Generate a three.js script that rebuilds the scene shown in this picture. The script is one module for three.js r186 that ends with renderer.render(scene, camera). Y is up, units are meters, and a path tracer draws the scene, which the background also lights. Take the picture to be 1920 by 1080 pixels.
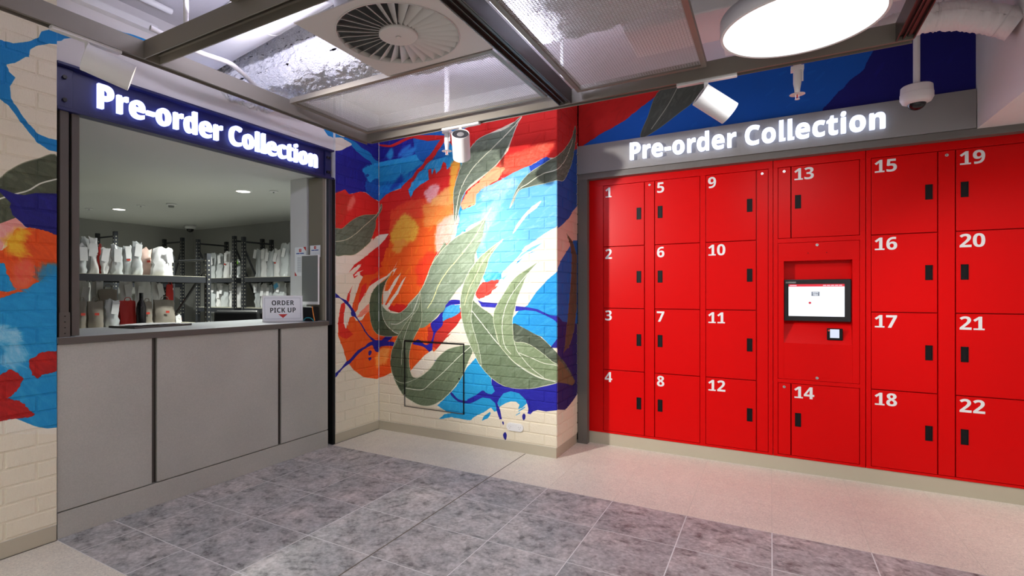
import * as THREE from 'three';
import { mergeGeometries } from 'three/addons/utils/BufferGeometryUtils.js';
import { RoundedBoxGeometry } from 'three/addons/geometries/RoundedBoxGeometry.js';
import { FontLoader } from 'three/addons/loaders/FontLoader.js';
import { RectAreaLightUniformsLib } from 'three/addons/lights/RectAreaLightUniformsLib.js';

// ---------------------------------------------------------------- camera, exposure, main lights
const scene = new THREE.Scene();
scene.background = new THREE.Color(0, 0, 0);
const camera = new THREE.PerspectiveCamera(57.79, 16 / 9, 0.05, 60);
camera.position.set(3.189, 1.28, 3.827);
camera.rotation.y = 0.527;
camera.setViewOffset(1920, 1080, 84, -9.4, 1920, 1080);
const renderer = new THREE.WebGLRenderer({ antialias: true });
renderer.toneMapping = THREE.LinearToneMapping;
renderer.toneMappingExposure = 1.22;
renderer.shadowMap.enabled = true;
RectAreaLightUniformsLib.init();

const DISC = 15;          // radiance of the round LED panels
const SPOT_LEFT = 27;     // candela of the track spotlights
const SPOT_CENTRE = 3.6;
const SPOT_RIGHT = 8;
const UPLIGHT = 85;       // radiance of the battens lying on top of the ceiling frame
const FLOOD = 650;        // radiance of the small floodlight on the channel bar
const SIGN = 2.4;         // radiance of the sign letters
const DOWNLIGHT = 13.5;     // candela of the storeroom downlights

function rectLight(name, w, h, color, intensity, pos, target) {
  const l = new THREE.RectAreaLight(color, intensity, w, h);
  l.name = name; l.position.set(...pos); l.lookAt(...target); scene.add(l); return l;
}
function spotLight(name, color, cd, pos, target, angle, penumbra, radius = 1) {
  const l = new THREE.SpotLight(color, cd, 0, angle, penumbra, 2);
  l.name = name; l.position.set(...pos); l.target.position.set(...target);
  l.castShadow = true; l.shadow.radius = radius; l.shadow.mapSize.set(2048, 2048);
  scene.add(l); scene.add(l.target); l.target.name = name + '_aim'; return l;
}

// ---------------------------------------------------------------- small helpers
let seed = 7;
const rnd = () => { seed = (seed + 0x6d2b79f5) | 0; let t = Math.imul(seed ^ (seed >>> 15), 1 | seed); t = (t + Math.imul(t ^ (t >>> 7), 61 | t)) ^ t; return ((t ^ (t >>> 14)) >>> 0) / 4294967296; };
const rr = (a, b) => a + (b - a) * rnd();
const V = (x, y, z) => new THREE.Vector3(x, y, z);
const used = {};
function numbered(name) { const k = used[name] = (used[name] ?? -1) + 1; return k ? name + '_' + String(k).padStart(3, '0') : name; }
function tag(o, label, category, group) { o.userData.label = label; o.userData.category = category; if (group) o.userData.group = group; return o; }
function thing(name, label, category, pos = [0, 0, 0], turn = 0, group) {
  const o = new THREE.Group(); o.name = numbered(name); scene.add(o);
  o.position.set(...pos); o.rotation.y = turn; return tag(o, label, category, group);
}
function obj(name, geo, mat, parent) {
  const g = Array.isArray(geo) ? merge(geo) : geo;
  const m = new THREE.Mesh(g, mat); m.castShadow = m.receiveShadow = true;
  m.name = parent ? name : numbered(name);
  (parent ?? scene).add(m); return m;
}
function structGroup(name) { const o = new THREE.Group(); o.name = numbered(name); o.userData.kind = 'structure'; scene.add(o); return o; }
function struct(name, geo, mat) { const m = obj(name, geo, mat); m.userData.kind = 'structure'; return m; }
function merge(list) {
  list = list.map((g) => { g = g.index ? g.toNonIndexed() : g; for (const k of Object.keys(g.attributes)) if (!['position', 'normal', 'uv'].includes(k)) g.deleteAttribute(k); return g; });
  return list.length === 1 ? list[0] : mergeGeometries(list);
}
// texture coordinates in metres, from the axis each face looks along
function metres(g) {
  g = g.index ? g.toNonIndexed() : g;
  const p = g.attributes.position, n = g.attributes.normal, uv = new Float32Array(p.count * 2);
  for (let i = 0; i < p.count; i++) {
    const ax = Math.abs(n.getX(i)), ay = Math.abs(n.getY(i)), az = Math.abs(n.getZ(i)), x = p.getX(i), y = p.getY(i), z = p.getZ(i);
    if (ax >= ay && ax >= az) { uv[2 * i] = z; uv[2 * i + 1] = y; } else if (ay >= az) { uv[2 * i] = x; uv[2 * i + 1] = z; } else { uv[2 * i] = x; uv[2 * i + 1] = y; }
  }
  g.setAttribute('uv', new THREE.BufferAttribute(uv, 2)); return g;
}
const bx = (x0, x1, y0, y1, z0, z1) => metres(new THREE.BoxGeometry(Math.abs(x1 - x0), Math.abs(y1 - y0), Math.abs(z1 - z0)).translate((x0 + x1) / 2, (y0 + y1) / 2, (z0 + z1) / 2));
const rb = (x0, x1, y0, y1, z0, z1, r = 0.002, s = 2) => metres(new RoundedBoxGeometry(Math.abs(x1 - x0), Math.abs(y1 - y0), Math.abs(z1 - z0), s, r).translate((x0 + x1) / 2, (y0 + y1) / 2, (z0 + z1) / 2));
const cyl = (r0, r1, h, x, y, z, n = 24, open = false) => new THREE.CylinderGeometry(r0, r1, h, n, 1, open).translate(x, y, z);
function rod(a, b, r, n = 10) {
  const d = b.clone().sub(a), g = new THREE.CylinderGeometry(r, r, d.length(), n);
  g.applyQuaternion(new THREE.Quaternion().setFromUnitVectors(V(0, 1, 0), d.clone().normalize()));
  return g.translate((a.x + b.x) / 2, (a.y + b.y) / 2, (a.z + b.z) / 2);
}
const tube = (pts, r, n = 40, m = 8) => new THREE.TubeGeometry(new THREE.CatmullRomCurve3(pts.map((p) => V(...p))), n, r, m);
const lathe = (pts, n = 40) => new THREE.LatheGeometry(pts.map((p) => new THREE.Vector2(...p)), n);

// ---------------------------------------------------------------- noise and textures
const hash = (x, y, s) => { let h = Math.imul(x, 374761393) ^ Math.imul(y, 668265263) ^ Math.imul(s, 1274126177); h = Math.imul(h ^ (h >>> 13), 1274126177); return ((h ^ (h >>> 16)) >>> 0) / 4294967296; };
function vnoise(x, y, per, s) {   // tileable value noise, 0..1
  const ix = Math.floor(x), iy = Math.floor(y), fx = x - ix, fy = y - iy, u = fx * fx * (3 - 2 * fx), v = fy * fy * (3 - 2 * fy), m = (a) => ((a % per) + per) % per;
  const a = hash(m(ix), m(iy), s), b = hash(m(ix + 1), m(iy), s), c = hash(m(ix), m(iy + 1), s), d = hash(m(ix + 1), m(iy + 1), s);
  return a + (b - a) * u + (c - a) * v + (a - b - c + d) * u * v;
}
function fbm(x, y, per, oct, s) { let t = 0, a = 0.5, w = 0; for (let o = 0; o < oct; o++) { t += a * vnoise(x, y, per, s + o); w += a; a *= 0.55; x *= 2; y *= 2; per *= 2; } return t / w; }
function dataTex(n, fn, srgb, size) {   // fn(u, v) -> [r, g, b] 0..1 ; one repeat covers `size` metres
  const d = new Uint8Array(n * n * 4);
  for (let j = 0; j < n; j++) for (let i = 0; i < n; i++) { const c = fn(i / n, j / n), o = (j * n + i) * 4; for (let k = 0; k < 3; k++) d[o + k] = Math.max(0, Math.min(255, Math.round(c[k] * 255))); d[o + 3] = 255; }
  const t = new THREE.DataTexture(d, n, n, THREE.RGBAFormat); t.magFilter = THREE.LinearFilter; t.minFilter = THREE.LinearMipmapLinearFilter; t.generateMipmaps = true;
  t.wrapS = t.wrapT = THREE.RepeatWrapping; t.repeat.set(1 / size, 1 / size); if (srgb) t.colorSpace = THREE.SRGBColorSpace; t.needsUpdate = true; return t;
}
const grainTex = dataTex(256, (u, v) => { const k = 0.5 * fbm(u * 32, v * 32, 32, 3, 3) + 0.5 * hash(Math.floor(u * 256), Math.floor(v * 256), 9); return [k, k, k]; }, false, 0.25);
const roughTex = dataTex(512, (u, v) => { const k = Math.min(1, Math.max(0, 0.65 * fbm(u * 24, v * 24, 24, 4, 21) + 0.5 * Math.pow(fbm(u * 60, v * 60, 60, 2, 33), 2))); return [k, k, k]; }, false, 0.4);
const stoneTex = dataTex(1024, (u, v) => {
  const a = fbm(u * 6, v * 6, 6, 4, 41), b = fbm(u * 20 + a * 1.5, v * 26 + a, 260, 5, 57), c = fbm(u * 80, v * 80, 80, 3, 71), e = Math.abs(fbm(u * 16, v * 20, 320, 4, 63) - 0.5);
  let k = 0.70 + 0.16 * (a - 0.5) + 0.22 * (b - 0.5) + 0.26 * (c - 0.5) - 0.10 * Math.max(0, 1 - e * 26) * (b < 0.52 ? 1 : 0.3);
  if (b < 0.40) k -= (0.40 - b) * 0.7;
  k += 0.05 * (hash(Math.floor(u * 1024), Math.floor(v * 1024), 5) - 0.5);
  k = Math.max(0.34, Math.min(0.84, k)); const w = (a - 0.5) * 0.06;
  return [k * (1.0 + w), k * 0.985, k * (0.985 - w * 0.4)];
}, true, 1.15);
const terrazzoTex = dataTex(512, (u, v) => {
  const k = 0.90 + 0.04 * (fbm(u * 6, v * 6, 6, 3, 81) - 0.5), h = hash(Math.floor(u * 256), Math.floor(v * 256), 82), f = fbm(u * 90, v * 90, 90, 2, 83);
  let m = k + (f - 0.5) * 0.13; if (h > 0.97) m -= 0.16; if (h < 0.05) m += 0.08;
  return [m, m * 0.975, m * 0.92];
}, true, 0.6);
const laminateTex = dataTex(256, (u, v) => { const k = 0.70 + 0.05 * (fbm(u * 4, v * 4, 4, 4, 91) - 0.5) + 0.04 * (hash(Math.floor(u * 256), Math.floor(v * 256), 92) - 0.5); return [k, k * 0.985, k * 0.94]; }, true, 1.1);
const plasterTex = dataTex(512, (u, v) => { const k = 0.90 + 0.03 * (fbm(u * 5, v * 5, 5, 5, 95) - 0.5); return [k, k, k * 0.995]; }, true, 2.0);

const std = (o) => new THREE.MeshStandardMaterial({ roughness: 0.6, metalness: 0, ...o });
const lin = (r, g, b) => new THREE.Color().setRGB(r, g, b);
const M = {
  plaster: std({ map: plasterTex, roughness: 0.9, bumpMap: roughTex, bumpScale: 0.0006 }),
  stone: std({ map: stoneTex, roughness: 0.45, bumpMap: grainTex, bumpScale: 0.0002 }),
  terrazzo: std({ map: terrazzoTex, roughness: 0.38 }),
  groutWhite: std({ color: lin(0.78, 0.77, 0.77), roughness: 0.9 }),
  groutBeige: std({ color: lin(0.60, 0.57, 0.51), roughness: 0.9 }),
  expansion: std({ color: lin(0.16, 0.13, 0.10), roughness: 0.8 }),
  baseboard: std({ color: lin(0.50, 0.45, 0.34), roughness: 0.6, bumpMap: grainTex, bumpScale: 0.0002 }),
  laminate: std({ map: laminateTex, color: lin(0.95, 0.95, 0.95), roughness: 0.55 }),
  brownMetal: std({ color: lin(0.095, 0.08, 0.068), roughness: 0.5, bumpMap: grainTex, bumpScale: 0.0001 }),
  blackMetal: std({ color: lin(0.012, 0.012, 0.014), roughness: 0.5 }),
  steelBlue: std({ color: lin(0.025, 0.032, 0.045), roughness: 0.45 }),
  worktop: std({ color: lin(0.46, 0.48, 0.51), roughness: 0.35, bumpMap: grainTex, bumpScale: 0.0001 }),
  navySteel: std({ color: lin(0.010, 0.012, 0.085), roughness: 0.4 }),
  bronze: std({ color: lin(0.22, 0.198, 0.165), roughness: 0.45, metalness: 0.25 }),
  bronzeShaded: std({ color: lin(0.050, 0.042, 0.038), roughness: 0.4, metalness: 0.3 }),  // same bronze with the shade of the bar undersides put into the colour
  trackBlack: std({ color: lin(0.02, 0.018, 0.016), roughness: 0.5 }),
  whitePaint: std({ color: lin(0.78, 0.77, 0.76), roughness: 0.45 }),
  ventWhite: std({ color: lin(0.62, 0.59, 0.56), roughness: 0.5 }),
  galvanised: std({ color: lin(0.36, 0.36, 0.37), roughness: 0.6 }),
  heatsink: std({ color: lin(0.025, 0.026, 0.03), roughness: 0.6 }),
  mesh: std({ color: lin(0.46, 0.45, 0.44), roughness: 0.5, metalness: 0.2 }),
  spray: std({ color: lin(0.82, 0.82, 0.84), roughness: 1, bumpMap: roughTex, bumpScale: 0.010 }),
  soffit: std({ color: lin(0.62, 0.60, 0.62), roughness: 0.9, bumpMap: roughTex, bumpScale: 0.001 }),
  red: new THREE.MeshPhysicalMaterial({ color: lin(0.66, 0.0015, 0.002), specularIntensity: 0.24, roughness: 0.32, bumpMap: grainTex, bumpScale: 0.00012 }),
  fascia: std({ color: lin(0.27, 0.265, 0.26), roughness: 0.42, bumpMap: grainTex, bumpScale: 0.0001 }),
  trimGrey: std({ color: lin(0.145, 0.135, 0.122), roughness: 0.45 }),
  white: std({ color: lin(0.80, 0.80, 0.80), roughness: 0.5 }),
  black: new THREE.MeshPhysicalMaterial({ color: lin(0.006, 0.006, 0.007), roughness: 0.5, specularIntensity: 0.4 }),
  glassBlack: std({ color: lin(0.01, 0.01, 0.012), roughness: 0.08 }),
  chrome: std({ color: lin(0.6, 0.6, 0.6), roughness: 0.25, metalness: 0.9 }),
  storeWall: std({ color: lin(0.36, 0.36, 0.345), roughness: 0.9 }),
  storeCeiling: std({ color: lin(0.66, 0.67, 0.65), roughness: 0.9 }),
  nibWall: std({ color: lin(0.62, 0.63, 0.62), roughness: 0.9 }),
  rack: std({ color: lin(0.022, 0.024, 0.03), roughness: 0.5 }),
  shelfBoard: std({ color: lin(0.52, 0.50, 0.40), roughness: 0.7 }),
  bagWhite: std({ color: lin(0.74, 0.74, 0.75), roughness: 0.4 }),
  bagClear: new THREE.MeshPhysicalMaterial({ color: lin(0.55, 0.58, 0.60), roughness: 0.25, clearcoat: 0.5, clearcoatRoughness: 0.2 }),
  bagPeach: std({ color: lin(0.70, 0.50, 0.44), roughness: 0.4 }),
  bagBrown: std({ color: lin(0.27, 0.24, 0.20), roughness: 0.85 }),
  bagRed: std({ color: lin(0.62, 0.02, 0.015), roughness: 0.5 }),
  paper: std({ color: lin(0.80, 0.80, 0.82), roughness: 0.8 }),
  logoRed: std({ color: lin(0.60, 0.05, 0.03), roughness: 0.6 }),
  noteGreen: std({ color: lin(0.30, 0.80, 0.04), roughness: 0.8 }),
  noteBlue: std({ color: lin(0.12, 0.48, 0.80), roughness: 0.8 }),
  bottle: std({ color: lin(0.01, 0.008, 0.01), roughness: 0.15 }),
  chairBlack: std({ color: lin(0.012, 0.012, 0.013), roughness: 0.4 }),
  screenGrey: std({ color: lin(0.20, 0.21, 0.20), roughness: 0.35 }),
  cableTeal: std({ color: lin(0.01, 0.30, 0.36), roughness: 0.5 }),
  cableOrange: std({ color: lin(0.75, 0.22, 0.02), roughness: 0.5 }),
  ledDisc: std({ color: lin(0.9, 0.9, 0.9), emissive: 0xffffff, emissiveIntensity: 1.6, roughness: 0.6 }),
  ledBatten: std({ color: lin(0.9, 0.9, 0.9), emissive: 0xf2f4ff, emissiveIntensity: 3, roughness: 0.6 }),
  lensLit: std({ color: lin(0.9, 0.9, 0.9), emissive: 0xfff4e6, emissiveIntensity: 4, roughness: 0.5 }),
  letterWhite: std({ color: lin(0.9, 0.9, 0.95), emissive: new THREE.Color().setRGB(0.66, 0.74, 1.0), emissiveIntensity: 1.15, roughness: 0.5 }),
  letterBlue: std({ color: lin(0.9, 0.9, 0.95), emissive: new THREE.Color().setRGB(0.36, 0.42, 1.0), emissiveIntensity: SIGN, roughness: 0.5 }),
};

const MURAL = [
  ["m","#1c93d2",{"b":60,"g":"#45aee2","a":60},[1,2804,945,2771,945,1801,402,1833,286,2257,1,2325]],
  ["m","#17148a",{"r":3,"b":40,"g":"#1c2bb0","a":70},[-568,2572,-372,2677,1,2774,1,2150,-175,2197,-251,2193,-346,2159,-424,2139,-450,2169,-513,2146,-574,2125]],
  ["m","#ece4d2",{},[-622,2837,6,3027,6,2803,-182,2727,-568,2651,-622,2646]],
  ["m","#0d7fc0",{"k":1},[-646,2622,-568,2634,-488,2628,-411,2630,-312,2619,-238,2590,-175,2582,-118,2567,-52,2524,1,2516,1,2491,-37,2482,-96,2476,-125,2493,-196,2506,-279,2534,-359,2570,-437,2606,-488,2615,-562,2600,-646,2580]],
  ["m","#ece4d2",{"k":1},[-646,2580,-562,2600,-488,2615,-437,2606,-366,2589,-437,2542,-500,2505,-568,2486,-646,2473]],
  ["m","#0b4fa8",{"r":5,"b":50,"g":"#1166c8","a":60},[-238,2394,-182,2443,-96,2471,1,2491,1,2145,-96,2164,-175,2197,-196,2252,-168,2314]],
  ["m","#1f9fdc",{"r":8,"b":40,"g":"#3fb6e6","a":40},[-224,2395,-168,2432,-96,2473,1,2501,1,2355,-67,2333,-118,2299,-175,2336,-136,2365,-196,2365]],
  ["m","#17148a",{"r":3,"b":30,"g":"#1c2fb8","a":60},[1,2794,402,2732,437,2531,309,2515,118,2514,1,2506]],
  ["m","#0a62b6",{"b":30,"g":"#0d73c6","a":60},[391,2733,746,2696,746,2453,494,2449,454,2472,414,2543]],
  ["m","#0f86d0",{"r":4,"b":60,"g":"#1050b8","a":45},[1,2374,214,2350,356,2400,516,2437,425,2336,286,2248,166,2221,93,2195,1,2144]],
  ["m","#1f9fdc",{"r":5,"b":50,"g":"#45b8e4","a":30},[1,2509,118,2514,214,2513,309,2515,391,2525,437,2526,462,2481,494,2449,402,2395,344,2378,286,2342,214,2322,118,2321,1,2325]],
  ["m","#2a9ad8",{"r":8,"s":1},[81,2540,118,2597,154,2621,174,2595,166,2538,118,2520]],
  ["m","#2f86dc",{"r":10,"s":1},[214,2551,286,2608,356,2635,370,2605,286,2551,232,2520]],
  ["m","#2b8fdc",{"r":10,"s":1},[274,2514,321,2565,391,2602,437,2605,402,2544,333,2507]],
  ["m","#1440b0",{"r":8,"s":1},[118,2226,166,2289,262,2364,286,2380,274,2296,214,2245]],
  ["m","#1f9fdc",{"r":4,"b":60,"g":"#7cc6ee","a":60},[746,2471,583,2442,516,2363,437,2316,379,2285,333,2224,370,2145,402,2208,482,2251,572,2283,736,2355]],
  ["m","#d91a12",{"r":1},[-573,2121,-497,2157,-451,2178,-398,2145,-331,2166,-254,2193,-183,2195,-79,2158,1,2140,93,2202,168,2224,224,2229,291,2251,346,2294,393,2337,369,2243,340,2217,369,2142,405,2206,481,2251,568,2284,562,2375,591,2381,602,2323,630,2381,642,2328,692,2359,720,2426,747,2408,758,2351,802,2383,834,2425,888,2409,888,2281,850,2056,834,1874,769,1647,658,1511,545,1325,399,1133,249,1096,131,1119,74,1177,49,1227,61,1327,10,1387,-153,1326,-282,1172,-337,1088,-365,1146,-310,1253,-254,1349,-211,1422,-268,1449,-337,1409,-351,1437,-282,1492,-240,1532,-337,1504,-418,1449,-365,1512,-153,1629,-79,1732,10,1829,-153,1756,-310,1628,-445,1610,-573,1611]],
  ["m","#c9200f",{"r":4,"b":20,"g":"#b0300f","s":1},[-573,2121,-471,2152,-378,2111,-418,1975,-497,1873,-573,1810]],
  ["m","#ef6f60",{"r":5,"s":1},[-418,2032,-379,2110,-339,2153,-319,2101,-372,2011,-411,1996]],
  ["m","#ee5a0a",{"r":12,"b":160,"g":"#f4790f","a":60},[135,2006,255,2063,419,2003,555,2121,814,2044,820,1883,708,1727,621,1585,555,1422,453,1274,338,1175,37,1172,-1,1489,86,1681,135,1756]],
  ["m","#f0401c",{"r":14,"b":120,"g":"#ee5a30","a":40,"s":1},[135,2035,303,2107,521,2125,577,2064,487,1942,349,1971,232,1894,135,1833]],
  ["m","#e8320e",{"r":14,"b":60,"g":"#ee4a0a","a":70,"s":1},[419,1517,532,1625,621,1658,643,1585,577,1477,532,1348,453,1349]],
  ["m","#f6893a",{"r":16,"b":120,"g":"#f7a04a","a":20,"s":1},[510,2061,665,2066,814,2071,823,1882,751,1869,643,1867,510,1876]],
  ["m","#f5a55c",{"r":12,"b":60,"g":"#f8c070","a":50,"s":1},[610,2135,708,2162,814,2205,819,2053,708,2044,588,2054]],
  ["m","#f6b4a2",{"r":9,"b":80,"g":"#f9cdc0","a":60,"s":1},[643,1867,751,1941,856,1960,893,1949,872,1879,856,1809,814,1749,708,1655,643,1621,632,1731]],
  ["m","#f0a0a6",{"r":9,"b":40,"g":"#f6c4c4","a":50,"s":1},[521,2180,577,2230,686,2236,665,2148,610,2116,577,2074,543,2113]],
  ["m","#f3b13a",{"r":16,"b":150,"g":"#f8d04e","a":45,"s":1},[135,1833,208,1933,255,1987,303,2012,373,1950,453,1889,442,1815,384,1743,279,1758,208,1733,147,1755]],
  ["m","#f2a83a",{"r":12,"b":40,"g":"#f49a50","a":45,"s":1},[178,1734,279,1777,338,1727,220,1646,147,1668]],
  ["m","#f2b83f",{"r":8,"b":40,"g":"#f5a83a","a":80,"s":1},[825,2432,897,2406,884,2353,850,2241,833,2127,799,2073,782,2220,799,2363]],
  ["m","#d91a12",{"b":60,"g":"#c2150f","a":40},[407,2675,553,2664,730,2649,967,2684,1435,2771,2377,2960,2377,2623,1987,2429,1747,2326,1650,2339,1537,2294,1390,2251,1285,2208,1192,2177,1097,2145,1049,2107,1033,2024,917,1988,894,2036,951,2145,1049,2206,1238,2324,1345,2433,1390,2549,1450,2675,1160,2598,1049,2558,951,2459,833,2518,765,2615,553,2631]],
  ["m","#ee5238",{"r":6,"b":80,"g":"#f07a60","a":15,"s":1},[1330,2394,1664,2455,1747,2430,1650,2339,1537,2294,1390,2251,1254,2239,1223,2312]],
  ["m","#f2a97c",{"r":6,"b":80,"g":"#f7c98c","a":40},[1223,2326,1315,2301,1254,2212,1160,2166,1081,2132,1041,2030,917,1991,897,2042,967,2143,1097,2229]],
  ["m","#d41610",{"k":1},[-22,2681,68,2667,136,2655,214,2670,286,2688,379,2698,516,2688,746,2647,746,2624,516,2661,391,2677,309,2666,214,2641,142,2634,44,2653]],
  ["m","#d91a12",{"k":1},[736,2653,730,2600,665,2527,611,2466,544,2424,505,2387,454,2356,420,2309,356,2264,274,2220,262,2245,333,2299,391,2331,431,2382,494,2421,533,2471,583,2506,638,2567,693,2623]],
  ["m","#67b6e6",{"r":2,"b":220,"g":"#9ad2f0","a":20,"d":"#3a9cd8"},[892,1978,917,1988,1041,2023,1049,2107,1097,2145,1192,2177,1285,2208,1390,2251,1537,2294,1537,2247,1608,2278,1747,2326,1794,2338,1794,1810,1664,1747,1522,1662,1435,1572,1300,1453,1254,1399,1160,1345,1097,1429,1081,1486,1049,1627,1065,1768,1145,1903,1000,1856,901,1791,833,1752,884,1864]],
  ["m","#86c8ee",{"r":10,"b":60,"g":"#a6d6f0","a":60,"s":1},[1097,1962,1176,2012,1285,2126,1345,2106,1254,1950,1176,1831,1129,1736,1097,1626,1073,1711]],
  ["m","#8fc4ec",{"r":10,"b":60,"g":"#c2ddf2","a":20,"s":1},[1097,2131,1254,2198,1390,2224,1435,2151,1285,2071,1097,2046]],
  ["m","#1448b8",{"r":5},[1530,2288,1622,2323,1671,2343,1720,2317,1608,2265,1537,2214]],
  ["m","#ece4d2",{"r":1},[1774,1795,1691,1734,1595,1690,1498,1654,1462,1614,1569,1643,1516,1596,1416,1533,1407,1499,1314,1434,1291,1401,1351,1434,1276,1359,1181,1299,1093,1230,1112,1196,1181,1128,1214,1077,1295,1062,1389,1081,1434,1132,1516,1183,1586,1282,1682,1379,1776,1455]],
  ["m","#7cc2ea",{},[1648,1676,1586,1634,1498,1596,1416,1541,1462,1589,1551,1643]],
  ["m","#3f9fdc",{},[1595,1613,1551,1606,1480,1564,1416,1508,1425,1532,1516,1587]],
  ["m","#7cc2ea",{},[1351,1435,1323,1409,1286,1367,1305,1384,1286,1401]],
  ["m","#2f9ad8",{"r":6,"b":30,"g":"#6fbce6"},[1276,1443,1291,1401,1248,1359,1142,1360,1122,1421,1161,1446]],
  ["m","#c8352a",{"r":6,"b":50,"g":"#d84a3c","a":20},[1033,1260,1073,1334,1112,1369,1152,1368,1190,1385,1267,1384,1210,1325,1257,1342,1181,1274,1083,1226]],
  ["m","#ece4d2",{},[1262,1352,1200,1312,1093,1248,1107,1256,1219,1325]],
  ["m","#ece4d2",{"k":1},[1635,2004,1595,1951,1516,1899,1453,1829,1389,1758,1407,1807,1462,1879,1542,1955,1586,1980]],
  ["m","#1492d6",{"r":1,"b":120,"g":"#36a8de","a":30},[1776,1455,1682,1379,1586,1282,1516,1183,1434,1132,1389,1081,1384,1031,1462,1012,1551,970,1639,933,1725,856,1776,857]],
  ["m","#17148a",{},[1776,945,1742,897,1708,855,1776,857]],
  ["m","#1f1fa0",{"b":10,"g":"#3434b4"},[1063,1220,1112,1204,1248,1197,1243,1159,1161,1162,1103,1165]],
  ["m","#1f1fa0",{"b":20,"g":"#3434b4"},[1411,1175,1516,1167,1604,1152,1656,1128,1708,1107,1776,1102,1776,1046,1725,1080,1665,1106,1586,1137,1498,1144,1407,1132]],
  ["m","#ece4d2",{},[-574,1603,-319,1628,-168,1709,-67,1774,6,1829,118,1832,68,1777,6,1726,-196,1612,-306,1558,-411,1453,-574,1423]],
  ["m","#e02010",{},[-81,1767,-52,1890,-37,1970,1,1994,1,1867,-37,1814]],
  ["m","#ea5608",{"r":1,"b":160,"g":"#f07a18","a":80},[-535,1027,-501,1184,-450,1198,-446,1081,-419,992,-396,1064,-345,1077,-312,1031,-235,1035,-121,1146,-2,890,255,893,481,985,553,1002,765,1096,909,1149,904,1048,833,996,730,934,816,937,722,868,739,891,661,799,553,704,407,596,360,570,139,538,59,500,-26,474,-212,517,-345,602,-429,686,-470,792,-535,913]],
  ["m","#dd2410",{"r":4,"b":30,"g":"#e03a10"},[-535,1027,-501,1184,-450,1198,-446,1081,-429,978,-345,914,-429,876,-527,919]],
  ["m","#c22318",{"r":8,"b":60,"g":"#b03424","a":60},[553,972,765,1125,909,1156,904,1048,816,937,722,861,661,784,553,823]],
  ["m","#c63010",{"r":6,"s":1},[-26,861,158,889,158,803,-2,764]],
  ["m","#f39a3c",{"r":10,"b":30,"g":"#f6b060","s":1},[-2,732,99,785,139,740,99,644,-26,577,-50,674]],
  ["m","#e2520e",{"r":1},[-210,1442,-67,1456,0,1492,68,1457,-96,1398,-168,1301,-210,1226,-182,1301,-168,1377,-238,1339,-272,1236,-290,1134,-333,1099,-362,1164,-319,1255,-265,1366]],
  ["m","#d8200e",{"r":1},[-356,1346,-385,1282,-398,1210,-424,1192,-431,1228,-418,1264]],
  ["m","#f08a70",{"r":3,"b":20,"g":"#f4a088"},[-132,1187,-132,1111,-238,1067,-306,1061,-238,1123,-182,1160]],
  ["m","#ece4d2",{"k":1},[-465,1085,-443,1165,-418,1138,-424,1066,-437,972,-463,1013]],
  ["m","#ece4d2",{"k":1},[-418,1092,-398,1119,-391,1073,-411,1036]],
  ["m","#ece4d2",{},[232,1587,178,1503,93,1442,1,1405,-139,1340,-168,1283,-132,1254,-96,1283,-22,1351,68,1409,118,1437,81,1370,50,1283,50,1156,81,1195,142,1283,118,1302,68,1297,118,1398,166,1446,214,1512,166,1494]],
  ["m","#ef7010",{},[118,1437,166,1484,178,1474,93,1331,68,1297,81,1360]],
  ["m","#ece4d2",{},[262,1468,214,1388,154,1302,81,1186,50,1147,56,1244,118,1311,190,1407]],
  ["m","#ece4d2",{},[318,1434,274,1358,226,1273,166,1206,99,1123,71,1147,142,1225,214,1306,262,1382]],
  ["m","#ece4d2",{},[-238,1540,-306,1504,-372,1460,-339,1494,-279,1533]],
  ["m","#ece4d2",{},[-210,1489,-265,1464,-251,1446,-339,1429,-292,1468]],
  ["m","#17148a",{"k":1},[-572,1282,-538,1265,-500,1238,-424,1210,-359,1145,-319,1107,-306,1070,-238,1002,-153,903,-81,859,6,810,1,770,-96,841,-182,914,-265,1013,-326,1066,-372,1082,-379,1128,-437,1183,-513,1234,-572,1243]],
  ["m","#17148a",{"k":1},[-196,794,-153,819,-96,833,-37,838,93,830,181,824,181,791,93,789,13,772,0,728,-52,738,-89,794,-139,789,-210,767,-292,728,-372,673,-437,648,-488,623,-525,593,-572,559,-586,583,-550,609,-500,634,-450,672,-385,701,-319,749,-251,780]],
  ["m","#17148a",{"k":1},[68,866,118,882,164,879,118,839,44,806,6,775,1,804]],
  ["m","#17148a",{"k":1},[-146,742,-118,751,-102,733,-125,706,-145,713]],
  ["m","#17148a",{"k":1},[-139,684,-110,689,-102,675,-131,659,-145,670]],
  ["m","#1a16a0",{"k":1},[402,833,455,862,532,818,583,842,615,917,589,989,596,1021,658,1064,708,1127,757,1190,805,1221,895,1216,889,1186,793,1175,745,1138,714,1076,714,1003,671,960,640,928,615,854,608,780,640,688,621,687,570,757,507,801,402,817]],
  ["m","#2a98d6",{"r":6,"b":40,"g":"#5ab4e2"},[708,1075,745,1148,805,1175,889,1181,889,1120,829,1078,757,1056,714,1034]],
  ["m","#ece4d2",{},[901,1065,948,960,994,831,901,832,793,801,708,755,621,677,545,598,442,526,369,579,519,723,608,780,640,688,646,782,733,870,805,934,757,912,853,997]],
  ["m","#149ad4",{"r":2,"b":120,"g":"#2eaade","a":70},[1040,754,971,670,924,585,853,478,793,416,658,294,745,252,805,244,733,225,678,177,733,189,805,208,901,204,994,205,1063,268,1175,330,1208,342,1252,378,1241,425,1063,457,1063,736]],
  ["m","#149ad4",{"b":30,"g":"#2eaade","a":70},[962,649,1003,731,1028,754,1122,669,1190,579,1195,528,1226,471,1190,435,1142,444,1103,461,1043,419,962,372]],
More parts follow.
